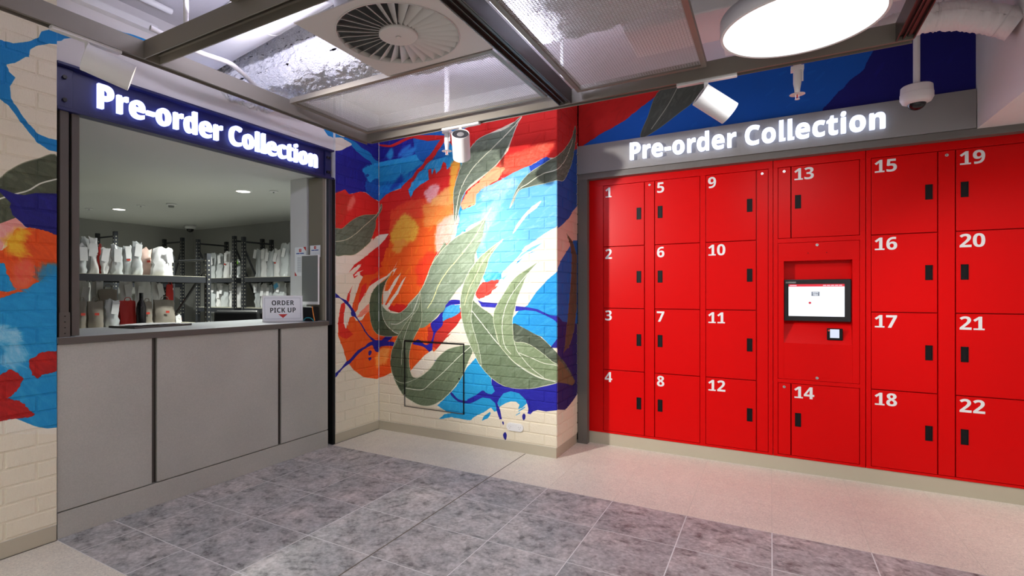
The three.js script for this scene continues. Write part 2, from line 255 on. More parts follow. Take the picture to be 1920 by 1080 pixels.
  ["m","#149ad4",{"r":2},[962,336,1043,377,1112,411,1181,407,1229,374,1243,311,1219,302,1190,333,1142,300,1043,243,962,198]],
  ["m","#ece4d2",{"r":2},[1029,773,1052,745,994,681,948,638,994,711]],
  ["m","#17148a",{"k":1},[793,421,817,414,877,369,971,368,1040,405,1108,466,1153,446,1208,442,1208,422,1131,419,1040,370,971,343,877,348,805,392]],
  ["m","#14119a",{"b":80,"g":"#2220ac","a":5},[1195,576,1276,536,1398,517,1516,519,1586,530,1691,560,1776,588,1776,378,1673,356,1604,360,1562,343,1542,319,1517,322,1525,360,1516,392,1498,431,1443,475,1370,485,1305,462,1267,416,1248,376,1276,315,1288,247,1267,246,1243,311,1229,374,1181,407,1112,409,1043,376,962,341,962,376,1043,419,1103,464,1142,446,1190,438,1226,471,1195,528]],
  ["m","#149ad4",{"b":20,"g":"#2eaade"},[1265,346,1248,376,1267,416,1305,462,1370,485,1443,475,1498,431,1512,404,1471,362,1434,348,1448,384,1416,406,1370,403,1323,384]],
  ["m","#149ad4",{},[1103,213,1122,254,1181,297,1187,283,1161,242]],
  ["m","#149ad4",{},[1434,333,1498,377,1493,364,1443,330]],
  ["m","#149ad4",{},[1411,295,1453,325,1453,317,1416,294]],
  ["m","#17148a",{"k":1},[1471,296,1484,318,1499,307,1496,278,1480,265]],
  ["m","#17148a",{"k":1},[1292,224,1301,233,1308,217,1301,204]],
  ["m","#17148a",{"k":1},[1300,123,1319,147,1333,128,1328,93,1314,84]],
  ["m","#0b4aa0",{"b":60,"g":"#0d56b4","a":80},[1778,2677,2248,2818,2248,1732,1778,1690]],
  ["m","#c41610",{"b":20,"g":"#a8120e"},[1778,2717,2262,2866,2248,2509,2194,2487,2012,2452,1890,2390,1778,2340]],
  ["m","#0b5ab0",{"b":30,"g":"#0f68bc"},[1778,1731,2262,1778,2262,1017,2012,1042,1890,1054,1778,1102]],
  ["m","#dcb9a8",{},[1778,1780,1890,1823,2037,1891,2141,1964,2254,2024,2254,1728,1778,1686]],
  ["m","#dcb9a8",{},[1778,1748,2254,1795,2221,1765,2141,1715,2037,1646,1866,1544,1778,1471]],
  ["m","#1c0f62",{},[1778,1104,1890,1054,2012,1042,2254,1017,2254,814,1778,857]],
  ["m","#1c0f62",{},[1778,889,2254,849,2254,420,2141,383,2088,371,1962,340,1778,378]],
  ["m","#5a4634",{"b":30,"g":"#6e5640","a":85,"e":"#8a7050"},[1987,1760,2063,1691,2114,1592,2101,1420,2063,1248,2012,1080,1962,915,1950,841,2037,833,2167,961,2243,1159,2243,1600,2141,1706]],
  ["m","#5a4634",{},[1950,850,1902,799,2037,842]],
  ["m","#66725f",{"b":180,"g":"#4d5540","a":30,"e":"#a2a074","k":1,"d":"#46523d"},[-574,1812,-488,1834,-398,1898,-319,1944,-210,1986,-67,2009,-15,2031,19,2104,34,2113,31,2060,-37,1970,-49,1891,-103,1789,-139,1738,-319,1627,-450,1609,-574,1610]],
  ["m","#c9c6a8",{"l":6,"k":1},[25,2089,-37,2008,-196,1894,-333,1796,-450,1739,-568,1716]],
  ["m","#6d7a68",{"b":240,"g":"#94a28c","a":20,"e":"#d8dcc8","k":1,"d":"#46523d"},[1464,2694,1315,2615,1160,2598,1049,2558,967,2471,901,2365,850,2241,825,2143,825,2041,835,1867,884,2001,917,2105,1000,2197,1129,2267,1238,2337,1315,2424,1375,2524,1420,2626]],
  ["m","#e2e4cc",{"l":8,"k":1},[1464,2686,1360,2594,1223,2491,1033,2349,917,2205,867,2067,837,1867]],
  ["m","#5c6655",{"b":200,"g":"#87907c","a":30,"e":"#c8ccae","k":1,"d":"#46523d"},[1359,1970,1398,2067,1443,2146,1525,2228,1630,2281,1699,2313,1778,2342,1962,2449,2114,2571,2194,2688,2221,2625,2180,2492,2114,2365,1987,2228,1902,2172,1831,2159,1778,2153,1639,2134,1533,2124,1443,2100,1389,2005]],
  ["m","#dfe0cc",{"l":7,"k":1},[1365,1974,1434,2105,1516,2147,1639,2211,1778,2240,1962,2357,2141,2552]],
  ["m","#46543c",{"b":160,"g":"#5f6e50","a":80,"e":"#b8bf96","k":1,"d":"#46523d"},[140,1454,68,1399,-22,1351,-81,1302,-118,1244,-132,1168,-125,1073,-96,975,-37,904,44,879,166,880,262,903,166,956,68,1011,41,1108,34,1195,44,1283,81,1379]],
  ["m","#75876b",{"b":320,"g":"#93a488","a":40,"k":1,"d":"#46523d"},[748,1706,671,1628,627,1584,572,1485,516,1366,471,1292,379,1198,286,1121,214,1094,118,1104,56,1147,34,1176,44,1088,68,1011,130,945,214,901,274,917,333,957,379,982,494,967,583,1016,671,1092,748,1192]],
  ["m","#7f9078",{"b":440,"g":"#a3b29c","a":40,"k":1,"d":"#46523d"},[1190,1986,1119,1897,1040,1842,959,1803,877,1772,793,1723,708,1655,643,1585,588,1513,555,1431,510,1349,453,1274,338,1175,373,1143,708,1148,751,1180,856,1301,918,1363,980,1450,1030,1528,1040,1606,1100,1717,1124,1819,1144,1904]],
  ["m","#e3e6c2",{"l":5,"k":1},[1190,1986,1119,1897,1040,1842,959,1803,877,1772,793,1723,708,1655,643,1585,588,1513,555,1431,510,1349,453,1274,338,1175]],
  ["m","#e8e8a8",{"l":8,"k":1},[1188,1978,1110,1863,1030,1746,939,1645,856,1560,772,1481,686,1374,643,1293,610,1220,555,1146]],
  ["m","#d5dcc6",{"l":4,"k":1},[748,1733,627,1584,516,1366,471,1292,379,1198,286,1121,214,1094,118,1104,56,1147]],
  ["m","#dfe4d4",{"l":5,"k":1},[34,1176,44,1069,93,983,166,928,226,906]],
  ["m","#dfe4d4",{"l":5,"k":1},[477,1292,437,1199,379,1095,286,1027,214,994,142,994]],
  ["m","#66765a",{"b":520,"g":"#7f9070","a":55,"e":"#cdd2b4","k":1,"d":"#46523d"},[473,1293,453,1149,332,1026,236,900,158,757,139,615,178,494,255,377,332,323,481,275,625,298,765,397,901,553,967,687,1020,801,1000,838,901,829,765,790,661,710,589,617,481,534,407,517,369,563,351,676,369,799,425,907,481,1000,492,1105]],
  ["m","#49573f",{"r":6,"b":60,"g":"#5a6a4c","a":80},[158,757,139,615,178,494,255,377,332,446,332,659,294,779,236,869]],
  ["m","#dfe3d0",{"l":6,"k":1},[1000,831,867,723,730,598,589,483,517,425,444,410,313,413]],
  ["m","#cdd4bb",{"l":4,"k":1},[148,554,197,480,294,458,407,498,481,534]],
  ["m","#dfe3d0",{"l":4,"k":1},[473,1285,407,1119,313,918,275,778,265,624]],
  ["m","#66785a",{"b":520,"g":"#82947a","a":40,"e":"#d4d8b8","k":1,"d":"#46523d"},[917,1328,892,1199,917,1027,967,886,1033,762,1097,668,1176,590,1285,530,1405,511,1551,524,1664,557,1768,595,1608,624,1508,670,1405,730,1315,806,1254,885,1226,994,1212,1083,1097,1161,1013,1231,1000,1327]],
  ["m","#e4e8da",{"l":7,"k":1},[1008,1129,1097,1032,1207,911,1300,819,1375,742,1479,674,1608,618,1747,594]],
  ["m","#83946f",{"b":280,"g":"#a9b79c","a":70,"e":"#e4e8d8","k":1,"d":"#46523d"},[1301,1718,1238,1683,1161,1635,1093,1586,1033,1527,983,1467,942,1397,917,1327,893,1199,917,1027,967,887,1032,762,1097,668,1073,821,1032,945,1000,1058,1008,1157,1013,1204,1033,1265,1063,1317,1112,1412,1142,1481,1171,1566,1219,1632]],
  ["m","#e6e8b0",{"l":6,"k":1},[1295,1714,1181,1617,1103,1525,1043,1422,983,1317,932,1176]],
  ["m","#4c5746",{"b":120,"g":"#8a9482","a":30,"k":1},[1387,1029,1462,1010,1551,969,1639,926,1716,860,1776,809,1819,788,1987,695,2141,582,2167,526,2037,571,1778,696,1551,839,1398,889]],
  ["m","#7d8f6a",{"b":520,"g":"#98a888","a":40,"e":"#d8dcc0","k":1,"d":"#46523d"},[1615,1528,1516,1472,1434,1424,1370,1366,1323,1299,1276,1231,1238,1171,1214,1111,1214,1034,1238,950,1267,856,1323,793,1398,726,1480,682,1569,639,1656,613,1725,603,1776,599,1987,553,2141,521,2037,588,1778,724,1725,748,1639,811,1551,863,1480,885,1403,889,1389,956,1384,1056,1398,1132,1421,1215,1443,1274,1471,1332,1498,1398,1551,1463]],
  ["m","#eceede",{"l":5,"k":1},[1604,1519,1498,1414,1434,1340,1370,1257,1323,1164,1295,1054,1295,944,1319,843,1370,787]],
  ["m","#e6e8d8",{"l":5,"k":1},[1402,881,1425,815,1480,752,1551,683,1656,618]],
  ["m","#e6e8d8",{"l":5,"k":1},[1443,800,1551,765,1656,731,1774,717,1962,632,2141,539]],
  ["m","#6d5a3c",{"b":20,"g":"#7a6848"},[1787,768,1890,723,2037,630,2194,540,2141,508,1962,552,1787,587]],
  ["p","#0d7fc0",{"r":1},[2874,2482,2793,2492,2742,2496,2678,2533,2641,2567,2629,2602,2597,2627,2559,2632,2559,2567,2597,2555,2647,2523,2675,2493,2678,2455,2695,2448,2736,2403,2768,2384,2759,2352,2734,2332,2756,2281,2751,2225,2731,2195,2701,2146,2665,2105,2641,2081,2597,2070,2559,2071,2559,2010,2597,2010,2647,2039,2689,2091,2725,2139,2759,2187,2793,2212,2874,2254]],
  ["p","#4e5440",{"b":60,"g":"#6a7058","a":30,"e":"#8a8c70","k":1},[2874,1751,2793,1829,2759,1871,2707,1918,2647,1953,2559,1982,2559,1727,2874,1613]],
  ["p","#4e5440",{"b":20,"g":"#62684e"},[2828,1784,2793,1779,2745,1722,2726,1647,2757,1632,2793,1612,2828,1589]],
  ["p","#dfe0d0",{"l":7,"k":1},[2817,1718,2739,1761,2682,1790,2630,1835,2559,1870]],
  ["p","#15126e",{"b":20,"g":"#1c1a84"},[2817,1790,2793,1782,2739,1765,2701,1763,2650,1783,2559,1794,2559,1576,2604,1586,2606,1561,2612,1561,2614,1593,2644,1598,2644,1578,2649,1577,2651,1605,2689,1605,2714,1631,2745,1660,2754,1697,2751,1717,2793,1763]],
  ["p","#0f8cc8",{"b":160,"g":"#1f9cd4","a":20},[2828,1440,2559,1455,2559,1014,2828,1037]],
  ["p","#0f8cc8",{"r":1,"b":180,"g":"#2a9cd0","a":60},[2837,1071,2559,1050,2559,585,2604,589,2653,611,2733,667,2793,666,2837,671]],
  ["p","#ea9a90",{"b":30,"g":"#f0b0a6"},[2828,1597,2793,1612,2733,1648,2714,1629,2689,1601,2720,1574,2763,1543,2793,1472,2828,1455]],
  ["p","#ea5410",{"r":5,"b":120,"g":"#d8480e","a":50},[2733,1591,2689,1603,2650,1604,2559,1576,2559,1418,2604,1427,2610,1372,2637,1339,2695,1301,2733,1305,2757,1344,2775,1420,2828,1425,2828,1470,2781,1488]],
  ["p","#e86a48",{"r":8,"b":60,"g":"#e8503c","a":60,"s":1},[2745,1414,2676,1464,2649,1387,2682,1311,2733,1303]],
  ["p","#eeb020",{"r":7,"b":80,"g":"#f0c832","a":30,"s":1},[2769,1550,2739,1580,2708,1596,2669,1583,2701,1549,2711,1524,2673,1476,2720,1465,2763,1465,2770,1504]],
  ["p","#1e7fae",{"r":8,"b":30,"g":"#3f86a0","s":1},[2644,1371,2617,1428,2583,1429,2559,1422,2559,1373,2604,1364,2624,1339]],
  ["p","#e0561c",{"r":5},[2828,1291,2793,1291,2757,1287,2720,1299,2701,1287,2757,1268,2793,1251,2828,1246]],
  ["p","#7cc4e4",{"r":12,"b":60,"g":"#a8d6ea","a":20,"s":1},[2828,1119,2769,1119,2726,1098,2701,1057,2733,1036,2828,1044]],
  ["p","#6cbce0",{"r":14,"b":60,"g":"#9ccfe8","a":40,"s":1},[2778,1029,2717,1033,2686,981,2701,924,2748,911,2786,944]],
  ["p","#a01412",{"r":6,"b":50,"g":"#c41c14"},[2679,946,2637,976,2559,984,2559,877,2612,869,2641,848,2669,869]],
  ["p","#a81412",{"r":6,"b":70,"g":"#c81a14"},[2837,875,2793,886,2748,908,2700,856,2740,789,2771,769,2717,752,2657,670,2686,660,2748,665,2793,665,2837,671]],
  ["p","#ece4d2",{},[2837,669,2793,665,2733,667,2653,610,2604,588,2557,584,2557,549,2837,615]],
  ["t","#0056b8",{"b":200,"g":"#0a6ccc","a":25},[1645,3825,4366,3492,4366,2043,1645,2373]],
  ["t","#c21410",{"r":3,"b":60,"g":"#aa100e"},[1514,2957,2471,2895,2307,2793,2137,2686,1959,2615,1815,2546,1731,2486,1514,2515]],
  ["t","#08086e",{"r":4,"b":60,"g":"#0e0e80"},[3777,2891,3913,3092,4147,3269,4366,3347,4366,2043,3391,2161,3502,2552,3582,2643,3662,2724,3726,2775]],
  ["t","#4b5048",{"b":50,"g":"#62685e","a":60,"e":"#777c70","k":1},[2444,2900,2764,2910,2680,2762,2577,2688,2399,2576,2279,2537,2335,2692]],
  ["t","#a4a898",{"l":6,"k":1},[2577,2920,2489,2760,2363,2591]],
  ["w","#0d7fc0",{},[2549,2670,2475,2644,2519,2620,2531,2604,2551,2594]],
  ["w","#0d7fc0",{"k":1},[2274,2776,2222,2780,2173,2788,2072,2790,2072,2774,2144,2776,2222,2767]],
  ["w","#0d7fc0",{"k":1},[1628,2925,1568,2971,1515,2949,1540,2920,1597,2880]],
  ["w","#0d7fc0",{"k":1},[665,2656,465,2618,465,2549,567,2601,623,2605]],
  ["m","#e4e2e0",{},[-700,2700,1762,2700,1762,3100,-700,3100]],
];

// ---------------------------------------------------------------- the painted mural: outlines in millimetres on the walls
// canvas m: the unrolled far wall (s = -z on the left wall, x on the back wall, round the corner onto the return); p: near pier (z); t: wall above the lockers (x); w: wall above the counter beam (z)
function smooth(p) {
  const n = p.length, out = [];
  for (let i = 0; i < n; i++) {
    const a = p[(i + n - 1) % n], b = p[i], c = p[(i + 1) % n], d = p[(i + 2) % n];
    for (let k = 0; k < 5; k++) { const t = k / 5, t2 = t * t, t3 = t2 * t; out.push([0, 1].map((q) => 0.5 * (2 * b[q] + (c[q] - a[q]) * t + (2 * a[q] - 5 * b[q] + 4 * c[q] - d[q]) * t2 + (3 * b[q] - a[q] - 3 * c[q] + d[q]) * t3))); }
  }
  return out;
}
function smoothOpen(p) { const q = [p[0], ...p, p[p.length - 1]], out = []; for (let i = 1; i < q.length - 2; i++) for (let k = 0; k < 6; k++) { const t = k / 6, t2 = t * t, t3 = t2 * t, [a, b, c, d] = [q[i - 1], q[i], q[i + 1], q[i + 2]]; out.push([0, 1].map((m) => 0.5 * (2 * b[m] + (c[m] - a[m]) * t + (2 * a[m] - 5 * b[m] + 4 * c[m] - d[m]) * t2 + (3 * b[m] - a[m] - 3 * c[m] + d[m]) * t3))); } out.push(p[p.length - 1]); return out; }
function rough(p, r) {
  const out = [], n = p.length;
  for (let i = 0; i < n; i++) {
    const a = p[i], b = p[(i + 1) % n], L = Math.hypot(b[0] - a[0], b[1] - a[1]), m = Math.max(1, Math.round(L / 7)), nx = -(b[1] - a[1]) / (L || 1), ny = (b[0] - a[0]) / (L || 1);
    for (let k = 0; k < m; k++) { const t = k / m, x = a[0] + (b[0] - a[0]) * t, y = a[1] + (b[1] - a[1]) * t, j = k === 0 ? 0 : (vnoise(x / 26, y / 26, 4096, 5) - 0.5) * 2.2 * r + (rnd() - 0.5) * r * 0.9; out.push([x + nx * j, y + ny * j]); }
  }
  return out;
}
function paint(id, W, H, s0, s1, y0, y1, base) {
  const cv = document.createElement('canvas'); cv.width = W; cv.height = H; const c = cv.getContext('2d');
  const X = (s) => (s - s0 * 1000) / ((s1 - s0) * 1000) * W, Y = (y) => (y1 * 1000 - y) / ((y1 - y0) * 1000) * H, K = W / ((s1 - s0) * 1000);
  c.fillStyle = base; c.fillRect(0, 0, W, H);
  for (const [cvs, col, o, flat] of MURAL) {
    if (cvs !== id) continue;
    let p = []; for (let i = 0; i < flat.length; i += 2) p.push([flat[i], flat[i + 1]]);
    const path = (q, close) => { c.beginPath(); q.forEach(([a, b], i) => (i ? c.lineTo(X(a), Y(b)) : c.moveTo(X(a), Y(b)))); if (close) c.closePath(); };
    if (o.l) { c.strokeStyle = col; c.lineWidth = o.l * K; c.lineCap = 'round'; path(smoothOpen(p), false); c.stroke(); continue; }
    if (o.k) p = smooth(p); if (o.r) p = rough(p, o.r);
    if (o.s) {   // dabbed patch without a hard edge
      let ax = 1e9, cx = -1e9, ay = 1e9, cy = -1e9; for (const [a, b] of p) { ax = Math.min(ax, a); cx = Math.max(cx, a); ay = Math.min(ay, b); cy = Math.max(cy, b); }
      c.filter = `blur(${Math.max(1, 9 * K)}px)`; c.globalAlpha = 0.92; path(p, true); c.fillStyle = col; c.fill(); c.filter = 'none';
      const inside = (x, y) => { let r = false; for (let i = 0, j = p.length - 1; i < p.length; j = i++) if ((p[i][1] > y) !== (p[j][1] > y) && x < (p[j][0] - p[i][0]) * (y - p[i][1]) / (p[j][1] - p[i][1]) + p[i][0]) r = !r; return r; };
      const N = Math.round((cx - ax) * (cy - ay) / 90 * o.s);
      for (let i = 0; i < N; i++) {
        let x = rr(ax, cx), y = rr(ay, cy); if (!inside(x, y)) continue; x += rr(-14, 14); y += rr(-14, 14);
        c.save(); c.translate(X(x), Y(y)); c.rotate(-((o.a ?? 45) + rr(-50, 50)) * Math.PI / 180); c.globalAlpha = rr(0.05, 0.34); c.fillStyle = rnd() < 0.4 ? col : (o.g ?? col);
        const L = rr(8, 34) * K, w = rr(2, 9) * K; c.beginPath(); c.moveTo(-L, 0); for (let k = 1; k < 9; k++) { const t = k / 9 * Math.PI * 2; c.lineTo(-Math.cos(t) * L * rr(0.7, 1.15), Math.sin(t) * w * rr(0.6, 1.3)); } c.closePath(); c.fill(); c.restore();
      }
      c.globalAlpha = 1; continue;
    }
    path(p, true); c.fillStyle = col; c.fill();
    if (o.b) {
      let ax = 1e9, bx_ = -1e9, ay = 1e9, by = -1e9; for (const [a, b] of p) { ax = Math.min(ax, a); bx_ = Math.max(bx_, a); ay = Math.min(ay, b); by = Math.max(by, b); }
      c.save(); c.clip();
      for (let i = 0; i < o.b * 2; i++) {
        const x = rr(ax, bx_), y = rr(ay, by), an = ((o.a ?? 45) + rr(-22, 22)) * Math.PI / 180, L = rr(20, 90);
        c.globalAlpha = rr(0.10, 0.42); c.strokeStyle = rnd() < 0.75 ? (o.g ?? col) : col; c.lineWidth = rr(4, 22) * K; c.lineCap = 'round';
        c.beginPath(); c.moveTo(X(x), Y(y)); c.quadraticCurveTo(X(x + Math.cos(an) * L * 0.5 + rr(-12, 12)), Y(y + Math.sin(an) * L * 0.5), X(x + Math.cos(an) * L), Y(y + Math.sin(an) * L)); c.stroke();
      }
      for (let i = 0; i < o.b; i++) {   // dry bristle marks
        const x = rr(ax, bx_), y = rr(ay, by), an = ((o.a ?? 45) + rr(-30, 30)) * Math.PI / 180, L = rr(15, 60);
        c.globalAlpha = rr(0.15, 0.5); c.strokeStyle = o.d && rnd() < 0.45 ? o.d : (o.g ?? col); c.lineWidth = rr(0.8, 2.2) * K;
        c.beginPath(); c.moveTo(X(x), Y(y)); c.lineTo(X(x + Math.cos(an) * L), Y(y + Math.sin(an) * L)); c.stroke();
      }
      c.restore(); c.globalAlpha = 1;
    }
    if (o.e) { path(p, true); c.strokeStyle = o.e; c.lineWidth = 4 * K; c.stroke(); }
  }
  const t = new THREE.CanvasTexture(cv); t.colorSpace = THREE.SRGBColorSpace; t.magFilter = THREE.LinearFilter; t.wrapS = t.wrapT = THREE.ClampToEdgeWrapping; return t;
}
const brickBump = roughTex.clone(); brickBump.repeat.set(7, 7); brickBump.needsUpdate = true;
const painted = (tex, x = {}) => std({ map: tex, roughness: 0.78, bumpMap: brickBump, bumpScale: 0.0022, ...x });
const CREAM = '#e9dfc8';
const MU = { s0: -0.60, s1: 2.30, y0: 0, y1: 2.95 }, PI_ = { s0: 2.50, s1: 3.40, y0: 0, y1: 2.95 };
const muralMat = painted(paint('m', 2048, 2048, MU.s0, MU.s1, MU.y0, MU.y1, CREAM));
const pierMat = painted(paint('p', 640, 2048, PI_.s0, PI_.s1, PI_.y0, PI_.y1, CREAM));
const topMat = std({ map: paint('t', 1400, 280, 1.70, 4.30, 2.45, 2.97, '#0058b8'), roughness: 0.85 });
const recessMat = std({ map: paint('w', 1024, 256, 0.50, 2.62, 2.45, 2.97, '#dcd8d6'), roughness: 0.75 });

// a course-by-course brick face: place(s, y, d) gives the point at depth d in front of the wall face
const COURSE = 0.0848, HALF = 0.1278, BOTTOM = 0.087;
function quadGeo(quads) {   // quads: lists of four {p, uv}
  const pos = [], uv = [];
  for (const q of quads) for (const k of [0, 1, 2, 0, 2, 3]) { pos.push(q[k].p.x, q[k].p.y, q[k].p.z); uv.push(...q[k].uv); }
  const g = new THREE.BufferGeometry(); g.setAttribute('position', new THREE.Float32BufferAttribute(pos, 3)); g.setAttribute('uv', new THREE.Float32BufferAttribute(uv, 2)); g.computeVertexNormals(); return g;
}
function brickFace(parent, place, sA, sB, yTop, s0, parity, mat, R, flip) {
  const pt = (s, y, d) => ({ p: place(s, y, d), uv: [(s - R.s0) / (R.s1 - R.s0), (y - R.y0) / (R.y1 - R.y0)] });
  const quad = (a, b, c, d) => (flip ? [a, d, c, b] : [a, b, c, d]);
  obj('mortar_bed', quadGeo([quad(pt(sA, 0.082, -0.005), pt(sB, 0.082, -0.005), pt(sB, yTop, -0.005), pt(sA, yTop, -0.005))]), mat, parent);
  for (let k = 0; ; k++) {
    const ya = BOTTOM + k * COURSE, yb = Math.min(yTop, ya + COURSE); if (ya >= yTop - 0.02) break;
    const off = s0 + ((k + parity) % 2 ? HALF : 0), n0 = Math.floor((sA - off) / (2 * HALF)) - 1, n1 = Math.ceil((sB - off) / (2 * HALF)) + 1;
    for (let n = n0; n <= n1; n++) {
      const a = Math.max(sA, off + n * 2 * HALF), b = Math.min(sB, off + (n + 1) * 2 * HALF); if (b - a < 0.02) continue;
      const j = 0.0042, L = a + (a > sA + 1e-6 ? j : 0) + rr(0, 0.001), Rr = b - (b < sB - 1e-6 ? j : 0) - rr(0, 0.001), lo = ya + 0.0042 + rr(-0.0008, 0.0008), hi = yb - 0.0042 + rr(-0.0008, 0.0008);
      const c = 0.0035, d = rr(-0.0012, 0.0006), e = -0.008, w = () => rr(-0.0007, 0.0007);
      const f = [pt(L + c, lo + c + w(), d), pt(Rr - c, lo + c + w(), d), pt(Rr - c, hi - c + w(), d), pt(L + c, hi - c + w(), d)], o = [pt(L, lo, d - 0.003), pt(Rr, lo, d - 0.003), pt(Rr, hi, d - 0.003), pt(L, hi, d - 0.003)], h = [pt(L, lo, e), pt(Rr, lo, e), pt(Rr, hi, e), pt(L, hi, e)];
      const q = [quad(f[0], f[1], f[2], f[3])];
      for (let i = 0; i < 4; i++) { const m = (i + 1) % 4; q.push(quad(o[i], o[m], f[m], f[i])); q.push(quad(h[i], h[m], o[m], o[i])); }
      obj('brick', quadGeo(q), mat, parent);
    }
  }
}
// uv of a plain wall face taken from the same canvas
function faceUV(g, R, s) { const p = g.attributes.position, uv = g.attributes.uv; for (let i = 0; i < p.count; i++) uv.setXY(i, (s(p.getX(i), p.getZ(i)) - R.s0) / (R.s1 - R.s0), (p.getY(i) - R.y0) / (R.y1 - R.y0)); return g; }

// ---------------------------------------------------------------- floor
const floor = structGroup('floor');
obj('grout_bed', bx(-0.03, 6.4, -0.10, -0.0006, 0.6, 2.56), M.groutWhite, floor);
obj('grout_bed', [bx(0, 6.4, -0.10, -0.0012, -0.60, 0.6), bx(0, 6.4, -0.10, -0.0012, 2.56, 7.2)], M.groutBeige, floor);
const TILE = 0.4237;
function tile(x0, x1, z0, z1, mat, gap, off, rot) {
  const g = new RoundedBoxGeometry(x1 - x0 - gap, 0.012, z1 - z0 - gap, 1, 0.0008).translate((x0 + x1) / 2, -0.006, (z0 + z1) / 2), m = metres(g), uv = m.attributes.uv;
  for (let i = 0; i < uv.count; i++) { const u = uv.getX(i), v = uv.getY(i); rot ? uv.setXY(i, v + off[0], u + off[1]) : uv.setXY(i, u + off[0], v + off[1]); }
  obj('tile', m, mat, floor);
}
const xs = [-0.03]; for (let x = 1.0755 - 2 * TILE; x < 6.4; x += TILE) xs.push(x); xs.push(6.4);
const zs = [0.6, 1.0215, 1.4435, 1.8655, 2.2875, 2.56];
for (let j = 0; j < zs.length - 1; j++) for (let i = 0; i < xs.length - 1; i++) tile(xs[i], xs[i + 1], zs[j], zs[j + 1], M.stone, Math.abs(xs[i] - 1.4992) < 0.01 ? 0.005 : 0.005, [rr(0, 1.7), rr(0, 1.7)], rnd() < 0.25);
obj('expansion_joint', [bx(1.4962, 1.5022, -0.004, 0.0006, 0.0, 2.56)], M.expansion, floor);
const zb = [-0.60, -0.2415, 0.18, 0.6], zf = [2.56]; for (let z = 2.56 + TILE; z < 6.4; z += 2 * TILE) zf.push(z); zf.push(7.2);
for (const Z of [zb, zf]) for (let j = 0; j < Z.length - 1; j++) for (let i = 0; i < xs.length - 1; i++) tile(Math.max(0, xs[i]), xs[i + 1], Z[j], Z[j + 1], M.terrazzo, 0.0014, [rr(0, 0.6), rr(0, 0.6)], rnd() < 0.5);
struct('floor', bx(-4.75, -0.03, -0.10, 0, -1.2, 4.3), M.storeWall);

// ---------------------------------------------------------------- walls
const wl = structGroup('wall_left');
brickFace(wl, (s, y, d) => V(d, y, s), 2.561, 3.38, 2.95, 2.52, 0, pierMat, PI_, true);
obj('core', bx(-0.22, -0.006, 0.08, 2.95, 2.561, 3.38), M.plaster, wl);
obj('plain_wall', bx(-0.22, 0, 0, 2.95, 3.38, 7.2), M.plaster, wl);
const wb = structGroup('wall_back');
brickFace(wb, (s, y, d) => V(s, y, d), 0.0, 1.763, 2.95, 0.129 - 0.1278, 1, muralMat, MU, false);
obj('core', bx(-0.22, 1.757, 0.08, 2.95, -0.5, -0.006), M.plaster, wb);
const wc = structGroup('wall_corner');
brickFace(wc, (s, y, d) => V(d, y, -s), -0.562, 0.0, 2.95, -0.07, 0, muralMat, MU, false);
obj('core', bx(-0.22, -0.006, 0.08, 2.95, -0.006, 0.562), M.plaster, wc);
const wr = structGroup('wall_return');
brickFace(wr, (s, y, d) => V(1.763 + d, y, 1.763 - s), 1.763, 2.263, 2.95, 1.763, 1, muralMat, MU, false);
// wall above the beam over the counter, a little set back
struct('wall_upper', faceUV(bx(-0.15, -0.03, 2.49, 2.95, 0.562, 2.561), { s0: 0.5, s1: 2.62, y0: 2.45, y1: 2.97 }, (x, z) => z), recessMat);
struct('wall_right', faceUV(bx(1.763, 6.4, 2.29, 2.95, -0.7, -0.52), { s0: 1.70, s1: 4.30, y0: 2.45, y1: 2.97 }, (x) => x), topMat);
struct('wall_right', bx(1.763, 6.4, 0, 2.95, -1.0, -0.9), M.plaster);
struct('wall_bulkhead', bx(4.279, 6.4, 2.285, 2.95, -0.52, 2.6), M.plaster);
struct('wall_far', bx(6.4, 6.55, 0, 2.95, -1.0, 7.2), M.plaster);
struct('wall_front', bx(-0.22, 6.55, 0, 2.95, 7.2, 7.35), M.plaster);
struct('ceiling', bx(-0.22, 6.55, 2.95, 3.1, -1.0, 7.35), M.soffit);
// skirting: set back a little under the overhanging brick
struct('baseboard_back', bx(-0.007, 1.756, 0, 0.079, -0.06, -0.007), M.baseboard);
struct('baseboard_corner', bx(-0.06, -0.007, 0, 0.079, -0.007, 0.562), M.baseboard);
struct('baseboard_return', bx(1.70, 1.756, 0, 0.079, -0.50, -0.06), M.baseboard);
struct('baseboard_left', bx(-0.06, -0.007, 0, 0.079, 2.562, 3.38), M.baseboard);

// ---------------------------------------------------------------- storeroom shell behind the counter
struct('wall_storeroom', bx(-4.75, -4.62, 0, 2.4, -1.2, 4.3), M.storeWall);
struct('wall_storeroom', bx(-4.62, -0.22, 0, 2.4, -1.2, -1.07), M.storeWall);
struct('wall_storeroom', bx(-4.62, -0.22, 0, 2.4, 4.2, 4.3), M.storeWall);
struct('wall_storeroom', bx(-0.42, -0.22, 0, 2.26, -1.07, 0.68), M.nibWall);   // nib beside the opening
struct('wall_storeroom', bx(-0.22, -0.11, 0, 2.26, 0.562, 0.64), M.nibWall);
struct('wall_storeroom', bx(-0.42, -0.22, 0, 2.26, 2.56, 4.2), M.storeWall);
struct('ceiling', bx(-4.62, -0.15, 2.26, 2.40, -1.07, 4.2), M.storeCeiling);
struct('wall_storeroom', bx(-0.15, -0.06, 2.26, 2.49, 0.562, 2.561), M.storeWall);

